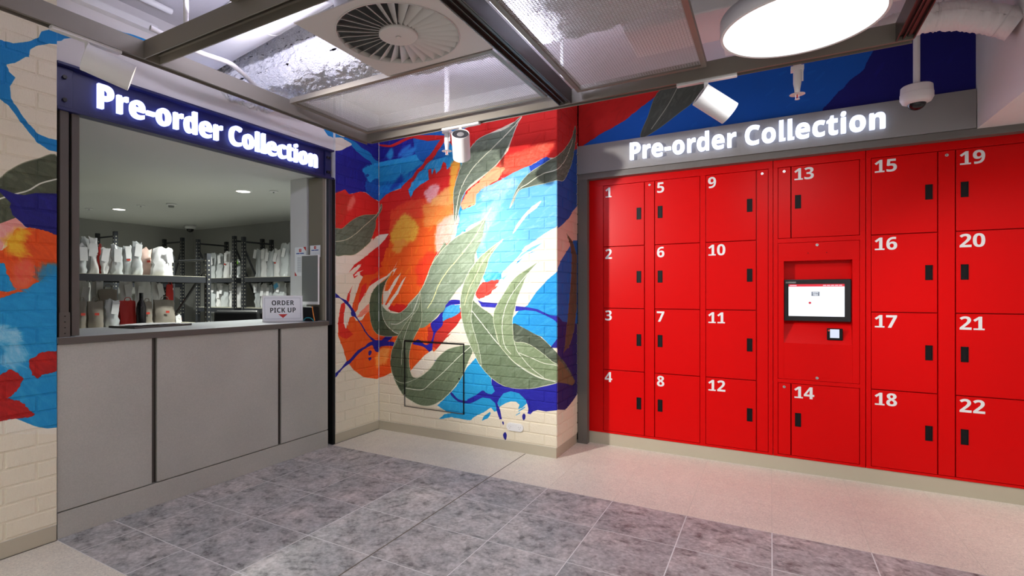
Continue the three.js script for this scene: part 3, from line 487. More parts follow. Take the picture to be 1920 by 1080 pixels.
// ---------------------------------------------------------------- service counter
{
  const t = thing('service_counter', 'grey laminate service counter with brown edged worktop under the navy beam', 'counter');
  for (const [a, b] of [[2.077, 2.556], [1.152, 2.046], [0.642, 1.122]]) obj('front_panel', rb(-0.05, -0.012, 0.140, 1.010, a, b, 0.0015), M.laminate, t);
  obj('kickboard', rb(-0.05, -0.010, 0, 0.134, 0.642, 2.556, 0.0015), M.laminate, t);
  obj('backing', bx(-0.09, -0.05, 0, 1.010, 0.642, 2.556), M.brownMetal, t);
  for (const [a, b] of [[2.046, 2.077], [1.122, 1.152]]) obj('channel', [bx(-0.0502, -0.034, 0.138, 1.010, a, b), bx(-0.034, -0.022, 0.138, 1.010, a + 0.001, a + 0.006), bx(-0.034, -0.022, 0.138, 1.010, b - 0.006, b - 0.001)], M.brownMetal, t);
  const w = obj('worktop', rb(-0.72, -0.004, 1.016, 1.048, 0.645, 2.556, 0.002), M.worktop, t);
  obj('edge_strip', rb(-0.004, 0.004, 1.011, 1.047, 0.645, 2.556, 0.001), M.brownMetal, w);
  for (const z of [0.69, 2.50]) obj('side_panel', bx(-0.70, -0.09, 0, 1.016, z, z + 0.03), M.laminate, t);
}
// shutter guides either side of the opening
{
  const t = thing('shutter_guide', 'brown metal shutter guide rail beside the near brick pier', 'guide rail', [0, 1.048, 2.52], 0, 'shutter guides');
  obj('rail', [rb(-0.06, -0.018, 0, 1.19, -0.018, 0.022, 0.0015)], M.brownMetal, t);
  obj('inner_rail', rb(-0.10, -0.03, 0.004, 1.19, -0.072, -0.036, 0.0015), M.brownMetal, t);
  obj('slot', bx(-0.10, -0.05, 0, 1.19, -0.04, -0.015), M.black, t);
  obj('gap', bx(-0.06, -0.045, 0, 1.19, 0.02, 0.04), M.black, t);
  const p = obj('foot_plate', rb(-0.02, -0.012, 0.0, 0.13, -0.022, 0.027, 0.001), M.brownMetal, t);
  for (const y of [0.02, 0.05, 0.08, 0.11]) obj('screw', cyl(0.003, 0.003, 0.002, 0, 0, 0, 10).rotateZ(Math.PI / 2).translate(-0.011, y, 0.002), M.black, p);
}
{
  const t = thing('shutter_guide', 'dark steel shutter guide post beside the mural corner', 'guide rail', [0, 0, 0.6], 0, 'shutter guides');
  obj('post', rb(-0.10, -0.006, 0, 2.245, -0.036, -0.008, 0.0015), M.black, t);
  obj('channel', [rb(-0.10, -0.012, 1.012, 2.245, -0.008, 0.034, 0.0015)], M.steelBlue, t);
  obj('flange', bx(-0.013, -0.009, 1.012, 2.245, 0.0, 0.008), M.steelBlue, t);
  obj('inner_jamb', rb(-0.20, -0.04, 1.05, 2.245, 0.045, 0.075, 0.001), std({ color: lin(0.20, 0.18, 0.13), roughness: 0.6 }), t);
  obj('jamb_edge', bx(-0.043, -0.036, 1.05, 2.245, 0.036, 0.045), std({ color: lin(0.55, 0.52, 0.44), roughness: 0.6 }), t);
}

// ---------------------------------------------------------------- lettering
const font = await new FontLoader().loadAsync('fonts/droid/droid_sans_bold.typeface.json');
const res = font.data.resolution;
function glyph(ch, size, depth, bevel = 0) {
  const shapes = font.generateShapes(ch, size), list = [];
  if (shapes.length) list.push(new THREE.ExtrudeGeometry(shapes, { depth, curveSegments: 8, bevelEnabled: bevel > 0, bevelThickness: bevel, bevelSize: bevel * 0.6, bevelSegments: 2 }));
  const ad = font.data.glyphs[ch].ha * size / res;
  if (ch === '1') list.push(new THREE.BoxGeometry(ad * 0.80, size * 0.115, depth * 1.1).translate(ad * 0.50, size * 0.0575, depth * 0.58));
  return { geo: list.length ? merge(list) : null, ad };
}
function signLetters(parent, width, cap, depth, mat) {   // along +x from 0, base line at y = 0
  const size = cap / 0.992, text = 'Pre-order Collection'; let x = 0; const marks = [];
  for (const ch of text) { const g = glyph(ch, size, depth, 0.002); if (g.geo) marks.push([x, g.geo, ch]); x += g.ad; }
  const k = width / x;
  for (const [x0, geo, ch] of marks) {
    const face = geo.clone();
    if (ch === 'l') { const a = geo.boundingBox ?? (geo.computeBoundingBox(), geo.boundingBox); const tail = new THREE.BoxGeometry(size * 0.13, size * 0.12, depth * 1.05).translate(a.max.x + size * 0.035, size * 0.06, depth / 2); obj('letter', merge([face, tail]).scale(k, 1, 1).translate(x0 * k, 0, 0), mat, parent); continue; }
    obj('letter', face.scale(k, 1, 1).translate(x0 * k, 0, 0), mat, parent);
  }
}

// ---------------------------------------------------------------- navy beam over the counter and its sign
{
  const t = thing('steel_beam', 'navy steel channel beam spanning above the counter opening', 'beam');
  obj('web', bx(-0.062, -0.052, 2.245, 2.488, 0.575, 2.558), M.navySteel, t);
  obj('top_flange', rb(-0.052, -0.004, 2.474, 2.488, 0.575, 2.558, 0.002), M.navySteel, t);
  obj('bottom_flange', rb(-0.062, -0.002, 2.236, 2.254, 0.575, 2.558, 0.002), M.navySteel, t);
  for (const [a, b, zs2] of [[2.475, 2.556, [2.515]], [0.577, 0.645, [0.60, 0.625]]]) {
    const p = obj('end_plate', rb(-0.052, -0.038, 2.256, 2.472, a, b, 0.0015), M.navySteel, t);
    for (const z of zs2) for (const y of [2.30, 2.42]) obj('bolt', cyl(0.011, 0.011, 0.012, 0, 0, 0, 6).rotateZ(Math.PI / 2).translate(-0.032, y, z), M.blackMetal, p);
  }
  const s = thing('illuminated_sign', 'white glowing Pre-order Collection letters on the navy beam', 'sign', [-0.040, 2.306, 2.375], Math.PI / 2);
  signLetters(s, 1.64, 0.133, 0.022, M.letterBlue);
  rectLight('sign_glow_counter', 1.6, 0.12, new THREE.Color().setRGB(0.55, 0.66, 1.0), 0.9, [0.004, 2.37, 1.56], [1, 2.30, 1.56]);
}

// ---------------------------------------------------------------- lockers
const LZ = -0.57, ROWS = [2.187, 1.669, 1.152, 0.634, 0.116];
const doorGeo = {};
const LB = 'red steel locker module';
function number(txt, parent, x, y, z) {
  const size = 0.083 / 0.992; let px = 0; const list = [];
  for (const ch of txt) { const g = glyph(ch, size, 0.0012); list.push(g.geo.translate(px, 0, 0)); px += g.ad * 0.98; }
  obj('number', merge(list).translate(x, y, z), M.white, parent);
}
const handleGeo = { frame: null };
function handle(parent, x, y, z) {
  const w = 0.036, h = 0.096;
  const fr = [bx(x, x + w, y, y + 0.005, z, z + 0.004), bx(x, x + w, y + h - 0.005, y + h, z, z + 0.004), bx(x, x + 0.004, y, y + h, z, z + 0.004), bx(x + w - 0.004, x + w, y, y + h, z, z + 0.004)];
  const H = obj('handle', fr, M.black, parent);
  obj('pull_recess', bx(x + 0.003, x + w - 0.003, y + 0.004, y + h - 0.004, z - 0.001, z + 0.0008), M.black, H);
  obj('latch', rb(x + w * 0.55, x + w - 0.006, y + 0.012, y + h - 0.012, z, z + 0.0025, 0.0008), M.black, H);
}
function door(parent, x0, x1, y0, y1, txt, side) {
  const g = 0.003, d = obj('door', rb(x0 + g, x1 - g, y0 + g, y1 - g, LZ - 0.016, LZ, 0.0018), M.red, parent);
  number(txt, d, x0 + 0.014, y1 - 0.102, LZ);
  handle(d, side > 0 ? x1 - 0.062 : x0 + 0.024, y1 - 0.305, LZ - 0.0005);
}
function lock(parent, x, y, z = LZ) { const k = obj('key_lock', cyl(0.009, 0.010, 0.006, 0, 0, 0, 20).rotateX(Math.PI / 2).translate(x, y, z + 0.002), M.chrome, parent); obj('keyhole', bx(x - 0.0012, x + 0.0012, y - 0.004, y + 0.004, z + 0.005, z + 0.0056), M.black, k); }
function strip(parent, x0, x1, y0, y1, lx, ly) { const g = 0.003, s = obj('service_strip', rb(x0 + g, x1 - g, y0 + g, y1 - g, LZ - 0.016, LZ, 0.0018), M.red, parent); if (lx) lock(s, lx, ly); }
function carcass(parent, x0, x1, holes, back = 0.02) {   // frame members flush with the doors, a dark box behind
  obj('body', bx(x0 + 0.001, x1 - 0.001, 0.102, 2.249, LZ - 0.30, LZ - back), M.red, parent);
  const f = [rb(x0 + 0.0008, x1 - 0.0008, 2.187, 2.25, LZ - 0.02, LZ, 0.0015), rb(x0 + 0.0008, x1 - 0.0008, 0.10, 0.116, LZ - 0.02, LZ, 0.0015)];
  for (const [a, b] of holes) f.push(rb(a, b, 0.116, 2.187, LZ - 0.02, LZ, 0.0012));
  obj('frame', f, M.red, parent);
}
{
  const t = thing('locker_cabinet', 'red steel locker cabinet with doors numbered 1 to 12 beside the mural pier', 'locker');
  carcass(t, 1.80, 3.202, [[1.80, 1.962], [2.716, 2.754], [3.174, 3.202]]);
  ['1', '2', '3', '4'].forEach((n, i) => door(t, 1.962, 2.300, ROWS[i + 1], ROWS[i], n, 1));
  strip(t, 2.300, 2.379, ROWS[4], ROWS[0], 2.340, 2.155);
  ['5', '6', '7', '8'].forEach((n, i) => door(t, 2.379, 2.716, ROWS[i + 1], ROWS[i], n, -1));
  ['9', '10', '11', '12'].forEach((n, i) => door(t, 2.754, 3.097, ROWS[i + 1], ROWS[i], n, 1));
  strip(t, 3.097, 3.174, ROWS[4], ROWS[0], 3.134, 2.155);
}
{
  const t = thing('locker_cabinet', 'red steel locker cabinet with touchscreen terminal between doors 13 and 14', 'locker');
  carcass(t, 3.204, 3.742, [[3.2048, 3.233], [3.711, 3.7412]], 0.09);
  obj('rail', rb(3.233, 3.711, 1.640, 1.672, LZ - 0.02, LZ, 0.0015), M.red, t); obj('rail', rb(3.233, 3.711, 0.634, 0.661, LZ - 0.02, LZ, 0.0015), M.red, t);
  door(t, 3.314, 3.711, 1.672, ROWS[0], '13', -1); strip(t, 3.233, 3.314, 1.672, ROWS[0], 3.272, 2.155);
  door(t, 3.314, 3.711, ROWS[4], 0.634, '14', -1); strip(t, 3.233, 3.314, ROWS[4], 0.634, 3.272, 0.605);
  // terminal panel with a recess: top slab, sides, sloping sill and the niche behind
  const p = obj('terminal_panel', [rb(3.2352, 3.7088, 1.509, 1.638, LZ - 0.016, LZ, 0.0015), rb(3.2352, 3.270, 0.663, 1.509, LZ - 0.016, LZ, 0.0012), rb(3.670, 3.7088, 0.663, 1.509, LZ - 0.016, LZ, 0.0012), rb(3.270, 3.670, 0.663, 0.923, LZ - 0.016, LZ, 0.0012)], M.red, t);
  lock(p, 3.469, 1.617); lock(p, 3.469, 0.684);
  for (const x of [3.416, 3.525]) obj('screw', cyl(0.003, 0.003, 0.002, 0, 0, 0, 10).rotateX(Math.PI / 2).translate(x, 1.562, LZ), M.black, p);
  const q = (a, b, c, d) => [a, b, c, d].map((v) => ({ p: V(...v), uv: [v[0], v[1]] })), zb2 = LZ - 0.085, L = 3.270, R = 3.670, T = 1.509, S = 1.075, B = 0.923;
  obj('niche', quadGeo([q([L, S, zb2], [R, S, zb2], [R, T, zb2], [L, T, zb2]), q([L, B, LZ - 0.004], [R, B, LZ - 0.004], [R, S, zb2], [L, S, zb2]), q([L, T, zb2], [R, T, zb2], [R, T, LZ - 0.004], [L, T, LZ - 0.004]), q([L, B, LZ - 0.004], [L, S, zb2], [L, T, zb2], [L, T, LZ - 0.004]), q([R, B, LZ - 0.004], [R, T, LZ - 0.004], [R, T, zb2], [R, S, zb2])]), M.red, p);
  // touchscreen
  const cv = document.createElement('canvas'); cv.width = 660; cv.height = 450; const c = cv.getContext('2d');
  c.fillStyle = '#ffffff'; c.fillRect(0, 0, 660, 450); c.fillStyle = '#d4142a'; c.fillRect(0, 0, 660, 34);
  c.fillStyle = '#f6c4ca'; c.font = 'bold 17px sans-serif'; c.fillRect(14, 12, 84, 11); for (let i = 0; i < 5; i++) c.fillRect(412 + i * 46, 12, 38, 11);
  c.fillStyle = '#6d7078'; c.fillRect(276, 106, 96, 60); c.fillStyle = '#ffffff'; c.font = 'bold 26px sans-serif'; c.textAlign = 'center'; c.fillText('DUTY', 324, 132); c.fillText('FREE', 324, 160);
  c.fillStyle = '#c0152e'; c.beginPath(); c.arc(258, 262, 16, 0, 7); c.fill();
  const st = new THREE.CanvasTexture(cv); st.colorSpace = THREE.SRGBColorSpace;
  const tb = obj('touchscreen', rb(3.272, 3.668, 1.080, 1.377, LZ - 0.062, LZ - 0.038, 0.004), M.glassBlack, t);
  const sg = new THREE.PlaneGeometry(0.330, 0.228).translate(3.465, 1.229, LZ - 0.0372);
  obj('screen_display', sg, std({ color: lin(0.02, 0.02, 0.02), emissive: 0xf2f7ff, emissiveMap: st, emissiveIntensity: 1.15, roughness: 0.3 }), tb);
  obj('webcam_strip', bx(3.282, 3.345, 1.350, 1.362, LZ - 0.0378, LZ - 0.0374), M.screenGrey, tb);
  const cr = obj('card_reader', rb(3.528, 3.618, 0.952, 1.034, LZ - 0.030, LZ - 0.012, 0.004), M.black, t);
  obj('reader_display', rb(3.545, 3.598, 0.968, 1.028, LZ - 0.014, LZ - 0.0112, 0.001), std({ color: lin(0.1, 0.1, 0.12), emissive: 0xdde6ff, emissiveIntensity: 0.75, roughness: 0.3 }), cr);
  obj('indicator', cyl(0.006, 0.006, 0.002, 0, 0, 0, 14).rotateX(Math.PI / 2).translate(3.538, 1.019, LZ - 0.0115), M.logoRed, cr);
  rectLight('screen_light', 0.32, 0.22, 0xf2f7ff, 0.25, [3.465, 1.229, LZ - 0.03], [3.465, 1.229, 1]);
}
{
  const t = thing('locker_cabinet', 'red steel locker cabinet with doors numbered 15 to 22 under the bulkhead', 'locker');
  carcass(t, 3.744, 4.575, [[3.7448, 3.771], [4.534, 4.5742]]);
  ['15', '16', '17', '18'].forEach((n, i) => door(t, 3.771, 4.112, ROWS[i + 1], ROWS[i], n, 1));
  strip(t, 4.112, 4.197, ROWS[4], ROWS[0], 4.154, 2.155);
  ['19', '20', '21', '22'].forEach((n, i) => door(t, 4.197, 4.534, ROWS[i + 1], ROWS[i], n, -1));
}
struct('baseboard_lockers', bx(1.80, 6.4, 0, 0.099, LZ - 0.2, LZ - 0.006), M.baseboard);
struct('wall_right', bx(4.577, 6.4, 0.10, 2.24, LZ - 0.3, LZ - 0.01), M.plaster);
// grey metal surround: post, header and fascia box
struct('trim_1', rb(1.7645, 1.846, 0, 2.241, -0.56, -0.50, 0.002), M.trimGrey);
struct('trim_2', rb(1.7645, 6.4, 2.241, 2.289, -0.60, -0.50, 0.002), M.trimGrey);
const fascia = thing('fascia_panel', 'grey fascia panel above the red lockers', 'fascia');
obj('face', rb(1.7645, 4.276, 2.2905, 2.530, -0.519, -0.494, 0.002), M.fascia, fascia);
{
  const s = thing('illuminated_sign', 'white glowing Pre-order Collection letters on the grey fascia', 'sign', [2.195, 2.352, -0.478]);
  signLetters(s, 1.648, 0.134, 0.026, M.letterWhite);
  rectLight('sign_glow_lockers', 1.6, 0.12, new THREE.Color().setRGB(0.75, 0.82, 1.0), 0.3, [3.02, 2.415, -0.43], [3.02, 2.35, 1]);
}

// ---------------------------------------------------------------- suspended ceiling frame
{
  const t = thing('ceiling_frame', 'grey bronze aluminium ceiling frame of long bars with dark track slots', 'frame');
  const alongZ = (x0, x1, z0, z1, name, mat = M.bronze) => {
    const b = obj(name, [bx(x0, x1, 2.425, 2.485, z0, z1), bx(x0, x0 + 0.005, 2.40, 2.425, z0, z1), bx(x1 - 0.005, x1, 2.40, 2.425, z0, z1)], mat, t);
    obj('track_slot', bx(x0 + 0.005, x1 - 0.005, 2.419, 2.4255, z0, z1), M.trackBlack, b);
    if (x1 - x0 > 0.06) { obj('rib', [bx((x0 + x1) / 2 - 0.009, (x0 + x1) / 2 - 0.005, 2.404, 2.42, z0, z1), bx((x0 + x1) / 2 + 0.008, (x0 + x1) / 2 + 0.020, 2.412, 2.42, z0, z1)], mat, b); } else obj('rib', bx((x0 + x1) / 2 - 0.003, (x0 + x1) / 2 + 0.003, 2.406, 2.42, z0, z1), M.bronze, b);
  };
  const alongX = (x0, x1, z0, z1, name) => {
    const b = obj(name, [bx(x0, x1, 2.425, 2.485, z0, z1), bx(x0, x1, 2.40, 2.425, z0, z0 + 0.004), bx(x0, x1, 2.40, 2.425, z1 - 0.005, z1)], M.bronze, t);
    obj('track_slot', bx(x0, x1, 2.419, 2.4255, z0 + 0.004, z1 - 0.005), M.trackBlack, b);
    obj('rib', bx(x0, x1, 2.406, 2.42, (z0 + z1) / 2 - 0.004, (z0 + z1) / 2 + 0.003), M.bronze, b);
  };
  alongZ(0.55, 0.60, 0.80, 3.45, 'side_bar'); alongZ(2.095, 2.172, 0.854, 3.40, 'divider_bar', M.bronzeShaded); alongZ(3.67, 3.736, 0.854, 3.40, 'side_bar', M.bronzeShaded);
  alongX(0.60, 3.736, 0.80, 0.854, 'cross_bar'); alongX(0.60, 3.736, 3.40, 3.45, 'cross_bar');
  obj('channel_bar', [bx(0.60, 2.095, 2.40, 2.485, 2.444, 2.450), bx(0.60, 2.095, 2.40, 2.470, 2.367, 2.373), bx(0.60, 2.095, 2.470, 2.485, 2.367, 2.444), bx(0.60, 2.095, 2.436, 2.440, 2.373, 2.386)], M.bronze, t);
  obj('bracket', [bx(1.26, 1.40, 2.485, 2.53, 2.30, 2.46), bx(1.29, 1.37, 2.47, 2.50, 2.46, 2.50)], M.bronze, t);
  for (const [x, z] of [[0.90, 2.425], [0.575, 1.1], [2.13, 2.28], [3.70, 2.0], [2.13, 0.90]]) obj('hanger_rod', cyl(0.011, 0.011, 0.465, x, 2.7175, z, 10), M.whitePaint, t);
}
function meshPanel(label, x0, x1, z0, z1) {
  const t = thing('mesh_panel', label, 'ceiling panel', [0, 0, 0], 0, 'open mesh ceiling panels'), w = 0.024, y0 = 2.436, y1 = 2.466;
  obj('panel_frame', [bx(x0, x1, y0, y1, z0, z0 + w), bx(x0, x1, y0, y1, z1 - w, z1), bx(x0, x0 + w, y0, y1, z0 + w, z1 - w), bx(x1 - w, x1, y0, y1, z0 + w, z1 - w)], M.bronze, t);
  const list = [], p = 0.0132, b = 0.0022;
  for (let x = x0 + w + p / 2; x < x1 - w; x += p) list.push(bx(x - b / 2, x + b / 2, y0 + 0.0092, y0 + 0.0108, z0 + w, z1 - w));
  for (let z = z0 + w + p / 2; z < z1 - w; z += p) list.push(bx(x0 + w, x1 - w, y0 + 0.0078, y0 + 0.0092, z - b / 2, z + b / 2));
  const m = obj('wire_mesh', list, M.mesh, t); m.userData.kind = 'stuff';
}
meshPanel('wide open wire mesh ceiling panel beside the swirl diffuser', 0.655, 2.045, 0.915, 1.622);
meshPanel('narrow open wire mesh ceiling panel beside the round light', 2.226, 2.906, 0.905, 2.30);

// ---------------------------------------------------------------- swirl air diffuser
{
  const cx = 1.735, cz = 1.946, R = 0.275, y = 2.44;
  const t = thing('swirl_diffuser', 'square off white ceiling air diffuser with a ring of angled blades', 'air vent', [cx, y, cz]);
  const sh = new THREE.Shape(); sh.moveTo(-0.318, -0.318); sh.lineTo(0.318, -0.318); sh.lineTo(0.318, 0.318); sh.lineTo(-0.318, 0.318); sh.closePath();
  const ho = new THREE.Path(); ho.absarc(0, 0, R, 0, Math.PI * 2, true); sh.holes.push(ho);
  obj('face_plate', new THREE.ExtrudeGeometry(sh, { depth: 0.004, bevelEnabled: false, curveSegments: 48 }).rotateX(Math.PI / 2).translate(0, 0.004, 0), M.ventWhite, t);
  obj('lip', lathe([[R, 0.004], [R + 0.004, -0.002], [R - 0.003, -0.002], [R - 0.002, 0.02], [R, 0.02]], 64), M.ventWhite, t);
  obj('hub', lathe([[0, -0.004], [0.082, -0.004], [0.088, 0], [0.088, 0.02], [0, 0.02]], 40), M.ventWhite, t);
  obj('hub_screw', lathe([[0, -0.008], [0.010, -0.007], [0.012, -0.004], [0, -0.004]], 16), M.ventWhite, t);
  const N = 30;
  for (let i = 0; i < N; i++) {
    const a = i / N * Math.PI * 2, w0 = 0.010, w1 = 0.026, tilt = 0.66, th = 0.0012;
    const g = new THREE.BufferGeometry(), P = []; const ring = (r, w) => [[r, -Math.sin(tilt) * w, -Math.cos(tilt) * w], [r, Math.sin(tilt) * w, Math.cos(tilt) * w]];
    const A = ring(0.088, w0), B = ring(R - 0.002, w1), up = (v) => [v[0], v[1] + th * 2, v[2]];
    const tri = (p, q, r) => P.push(...p, ...q, ...r), qd = (p, q, r, s) => { tri(p, q, r); tri(p, r, s); };
    qd(A[0], A[1], B[1], B[0]); qd(up(A[0]), up(B[0]), up(B[1]), up(A[1])); qd(A[0], B[0], up(B[0]), up(A[0])); qd(A[1], up(A[1]), up(B[1]), B[1]); qd(B[0], B[1], up(B[1]), up(B[0]));
    g.setAttribute('position', new THREE.Float32BufferAttribute(P, 3)); g.computeVertexNormals(); g.setAttribute('uv', new THREE.Float32BufferAttribute(new Float32Array(P.length / 3 * 2), 2));
    obj('blade', g.rotateY(a).translate(0, 0.012, 0), M.ventWhite, t);
  }
  obj('plenum', [new THREE.CylinderGeometry(0.282, 0.282, 0.466, 40, 1, true).translate(0, 0.237, 0), new THREE.CircleGeometry(0.282, 40).rotateX(Math.PI / 2).translate(0, 0.47, 0)], M.galvanised, t);
}

// ---------------------------------------------------------------- round LED panels
function roundLight(label, x, z, group) {
  const y = 2.40, t = thing('round_led_light', label, 'ceiling light', [x, y, z], 0, group), R = 0.303;
  obj('housing', lathe([[0, 0.07], [R, 0.07], [R, 0.004], [R - 0.003, 0], [R - 0.012, 0], [R - 0.012, 0.008], [0, 0.012]], 72), M.whitePaint, t);
  obj('light_lens', new THREE.CylinderGeometry(R - 0.0125, R - 0.0125, 0.006, 72).translate(0, 0.006, 0), M.ledDisc, t);
  for (const [a, b] of [[0.2, 0.2], [-0.2, -0.2]]) obj('suspension_wire', cyl(0.0015, 0.0015, 0.48, a, 0.31, b, 6), M.chrome, t);
  rectLight('round_led_glow', 0.53, 0.53, 0xfbfcff, DISC, [x, y - 0.004, z], [x, 0, z]);
}
roundLight('round white LED panel hanging beside the narrow mesh ceiling panel', 3.295, 1.228);
for (const [x, z] of [[3.1, 4.6], [1.2, 5.0], [5.4, 3.6], [4.6, 6.2]]) roundLight('round white LED panel hanging over the open floor away from the lockers', x, z, 'LED panels over the open floor');

// ---------------------------------------------------------------- track spotlights
function trackSpot(label, at, alongX, axis, top) {   // at: stem top on the track; axis: beam direction
  const t = thing('track_spotlight', label, 'spotlight', at);
  obj('track_adaptor', alongX ? rb(-0.145, 0.145, -0.013, 0.006, -0.016, 0.016, 0.004) : rb(-0.016, 0.016, -0.013, 0.006, -0.137, 0.137, 0.004), M.whitePaint, t);
  const d = V(...axis).normalize(), q = new THREE.Quaternion().setFromUnitVectors(V(0, -1, 0), d), c = V(...top);   // c: middle of the can, relative to `at`
  obj('stem', rb(-0.010, 0.010, Math.min(-0.02, c.y + 0.045), -0.010, -0.006, 0.006, 0.002), M.whitePaint, t);
  const R = 0.060, L = 0.185, place = (g) => g.applyQuaternion(q).translate(c.x, c.y, c.z);
  const can = obj('lamp_housing', place(lathe([[R - 0.004, L / 2], [R, L / 2 - 0.003], [R, -L / 2], [R - 0.003, -L / 2 - 0.001], [R - 0.006, -L / 2 + 0.004], [R - 0.006, -L / 2 + 0.03], [R - 0.006, L / 2 - 0.008], [R - 0.004, L / 2]], 48)), M.whitePaint, t);
  obj('vent_cap', place(lathe([[0, L / 2 - 0.006], [R - 0.005, L / 2 - 0.006], [R - 0.005, L / 2 - 0.012], [0, L / 2 - 0.012]], 40)), M.heatsink, can);
  obj('vent_boss', place(lathe([[0, L / 2 - 0.003], [0.022, L / 2 - 0.003], [0.024, L / 2 - 0.006]], 24)), M.fascia, can);
  obj('light_lens', place(new THREE.CylinderGeometry(R - 0.008, R - 0.008, 0.004, 32).translate(0, -L / 2 + 0.026, 0)), M.lensLit, can);
  const f = c.clone().addScaledVector(d, L / 2 + 0.004);
  return [at[0] + f.x, at[1] + f.y, at[2] + f.z];
}
{
  const aimL = V(1.95, 1.30, -0.40), sL = V(0.61, 2.29, 2.61), dL = aimL.clone().sub(sL);
  const p = trackSpot('white track spotlight on the side bar above the counter', [0.577, 2.40, 2.678], false, dL.toArray(), [0.033, -0.105, -0.070]);
  spotLight('spotlight_beam_counter', 0xfff9f2, SPOT_LEFT, p, aimL.toArray(), 0.56, 0.8, 1.6);
}
{
  const a = [-0.34, -0.66, -0.66], p = trackSpot('white track spotlight pointing down at the mural wall', [1.393, 2.40, 0.827], true, a, [-0.004, -0.130, -0.012]);
  spotLight('spotlight_beam_mural', 0xfff9f2, SPOT_CENTRE, p, [p[0] + a[0], p[1] + a[1], p[2] + a[2]], 0.62, 0.9, 1.6);
}
{
  const aim = V(4.82, 0.85, -0.18), s = V(2.935, 2.265, 0.80), d = aim.clone().sub(s), p = trackSpot('white track spotlight tilted towards the red lockers', [2.895, 2.40, 0.827], true, d.toArray(), [0.040, -0.128, -0.02]);
  spotLight('spotlight_beam_lockers', 0xfff9f2, SPOT_RIGHT, p, aim.toArray(), 0.62, 0.9, 1.6);
}
// LED battens lying on the frame, shining up at the soffit
function batten(label, x0, x1, z0, z1) {
  const t = thing('led_uplight_batten', label, 'light', [(x0 + x1) / 2, 2.4855, (z0 + z1) / 2], 0, 'LED uplights on the ceiling frame'), a = (x1 - x0) / 2, b = (z1 - z0) / 2;
  obj('tray', [bx(-a, a, 0, 0.012, -b, b), bx(-a, a, 0.012, 0.034, -b - 0.004, -b), bx(-a, a, 0.012, 0.034, b, b + 0.004), bx(-a - 0.004, -a, 0.012, 0.034, -b - 0.004, b + 0.004), bx(a, a + 0.004, 0.012, 0.034, -b - 0.004, b + 0.004)], M.whitePaint, t);
  obj('light_lens', bx(-a + 0.003, a - 0.003, 0.012, 0.016, -b + 0.003, b - 0.003), M.ledBatten, t);
  rectLight('led_batten_glow', 2 * a - 0.01, 2 * b - 0.01, 0xe4e4ff, UPLIGHT, [(x0 + x1) / 2, 2.504, (z0 + z1) / 2], [(x0 + x1) / 2, 3, (z0 + z1) / 2]);
}
batten('slim LED uplight lying on the divider bar between the mesh panels', 2.115, 2.150, 0.95, 2.2);
function flood(label, x, z, half, tilt, radiance) {
  const t = thing('led_floodlight', label, 'light', [x, 2.499, z], 0, 'LED uplights on the ceiling frame'), y = 2.499;
  obj('tray', bx(-half, half, -0.004, 0.004, -0.012, 0.012).rotateX(-tilt), M.whitePaint, t); obj('light_lens', bx(-half + 0.005, half - 0.005, 0.004, 0.006, -0.010, 0.010).rotateX(-tilt), M.ledBatten, t);
  if (half > 0.3) obj('added_shield', bx(-half, half, -0.013, 0.014, -0.017, -0.0155), M.whitePaint, t);  // added lip that stops the washer light spilling onto the upper mural
  rectLight('led_flood_glow', 2 * half - 0.01, 0.02, 0xe6e4ff, radiance, [x, y + 0.008 * Math.cos(tilt), z - 0.008 * Math.sin(tilt)], [x, y + Math.cos(tilt), z - Math.sin(tilt)]);
}
flood('low LED floodlight on the channel bar facing the sprayed beam', 1.10, 2.392, 0.14, 0.9, FLOOD);
flood('long slim LED wall washer on the bar nearest the mural wall', 1.35, 0.825, 0.62, 0.75, FLOOD * 0.26);

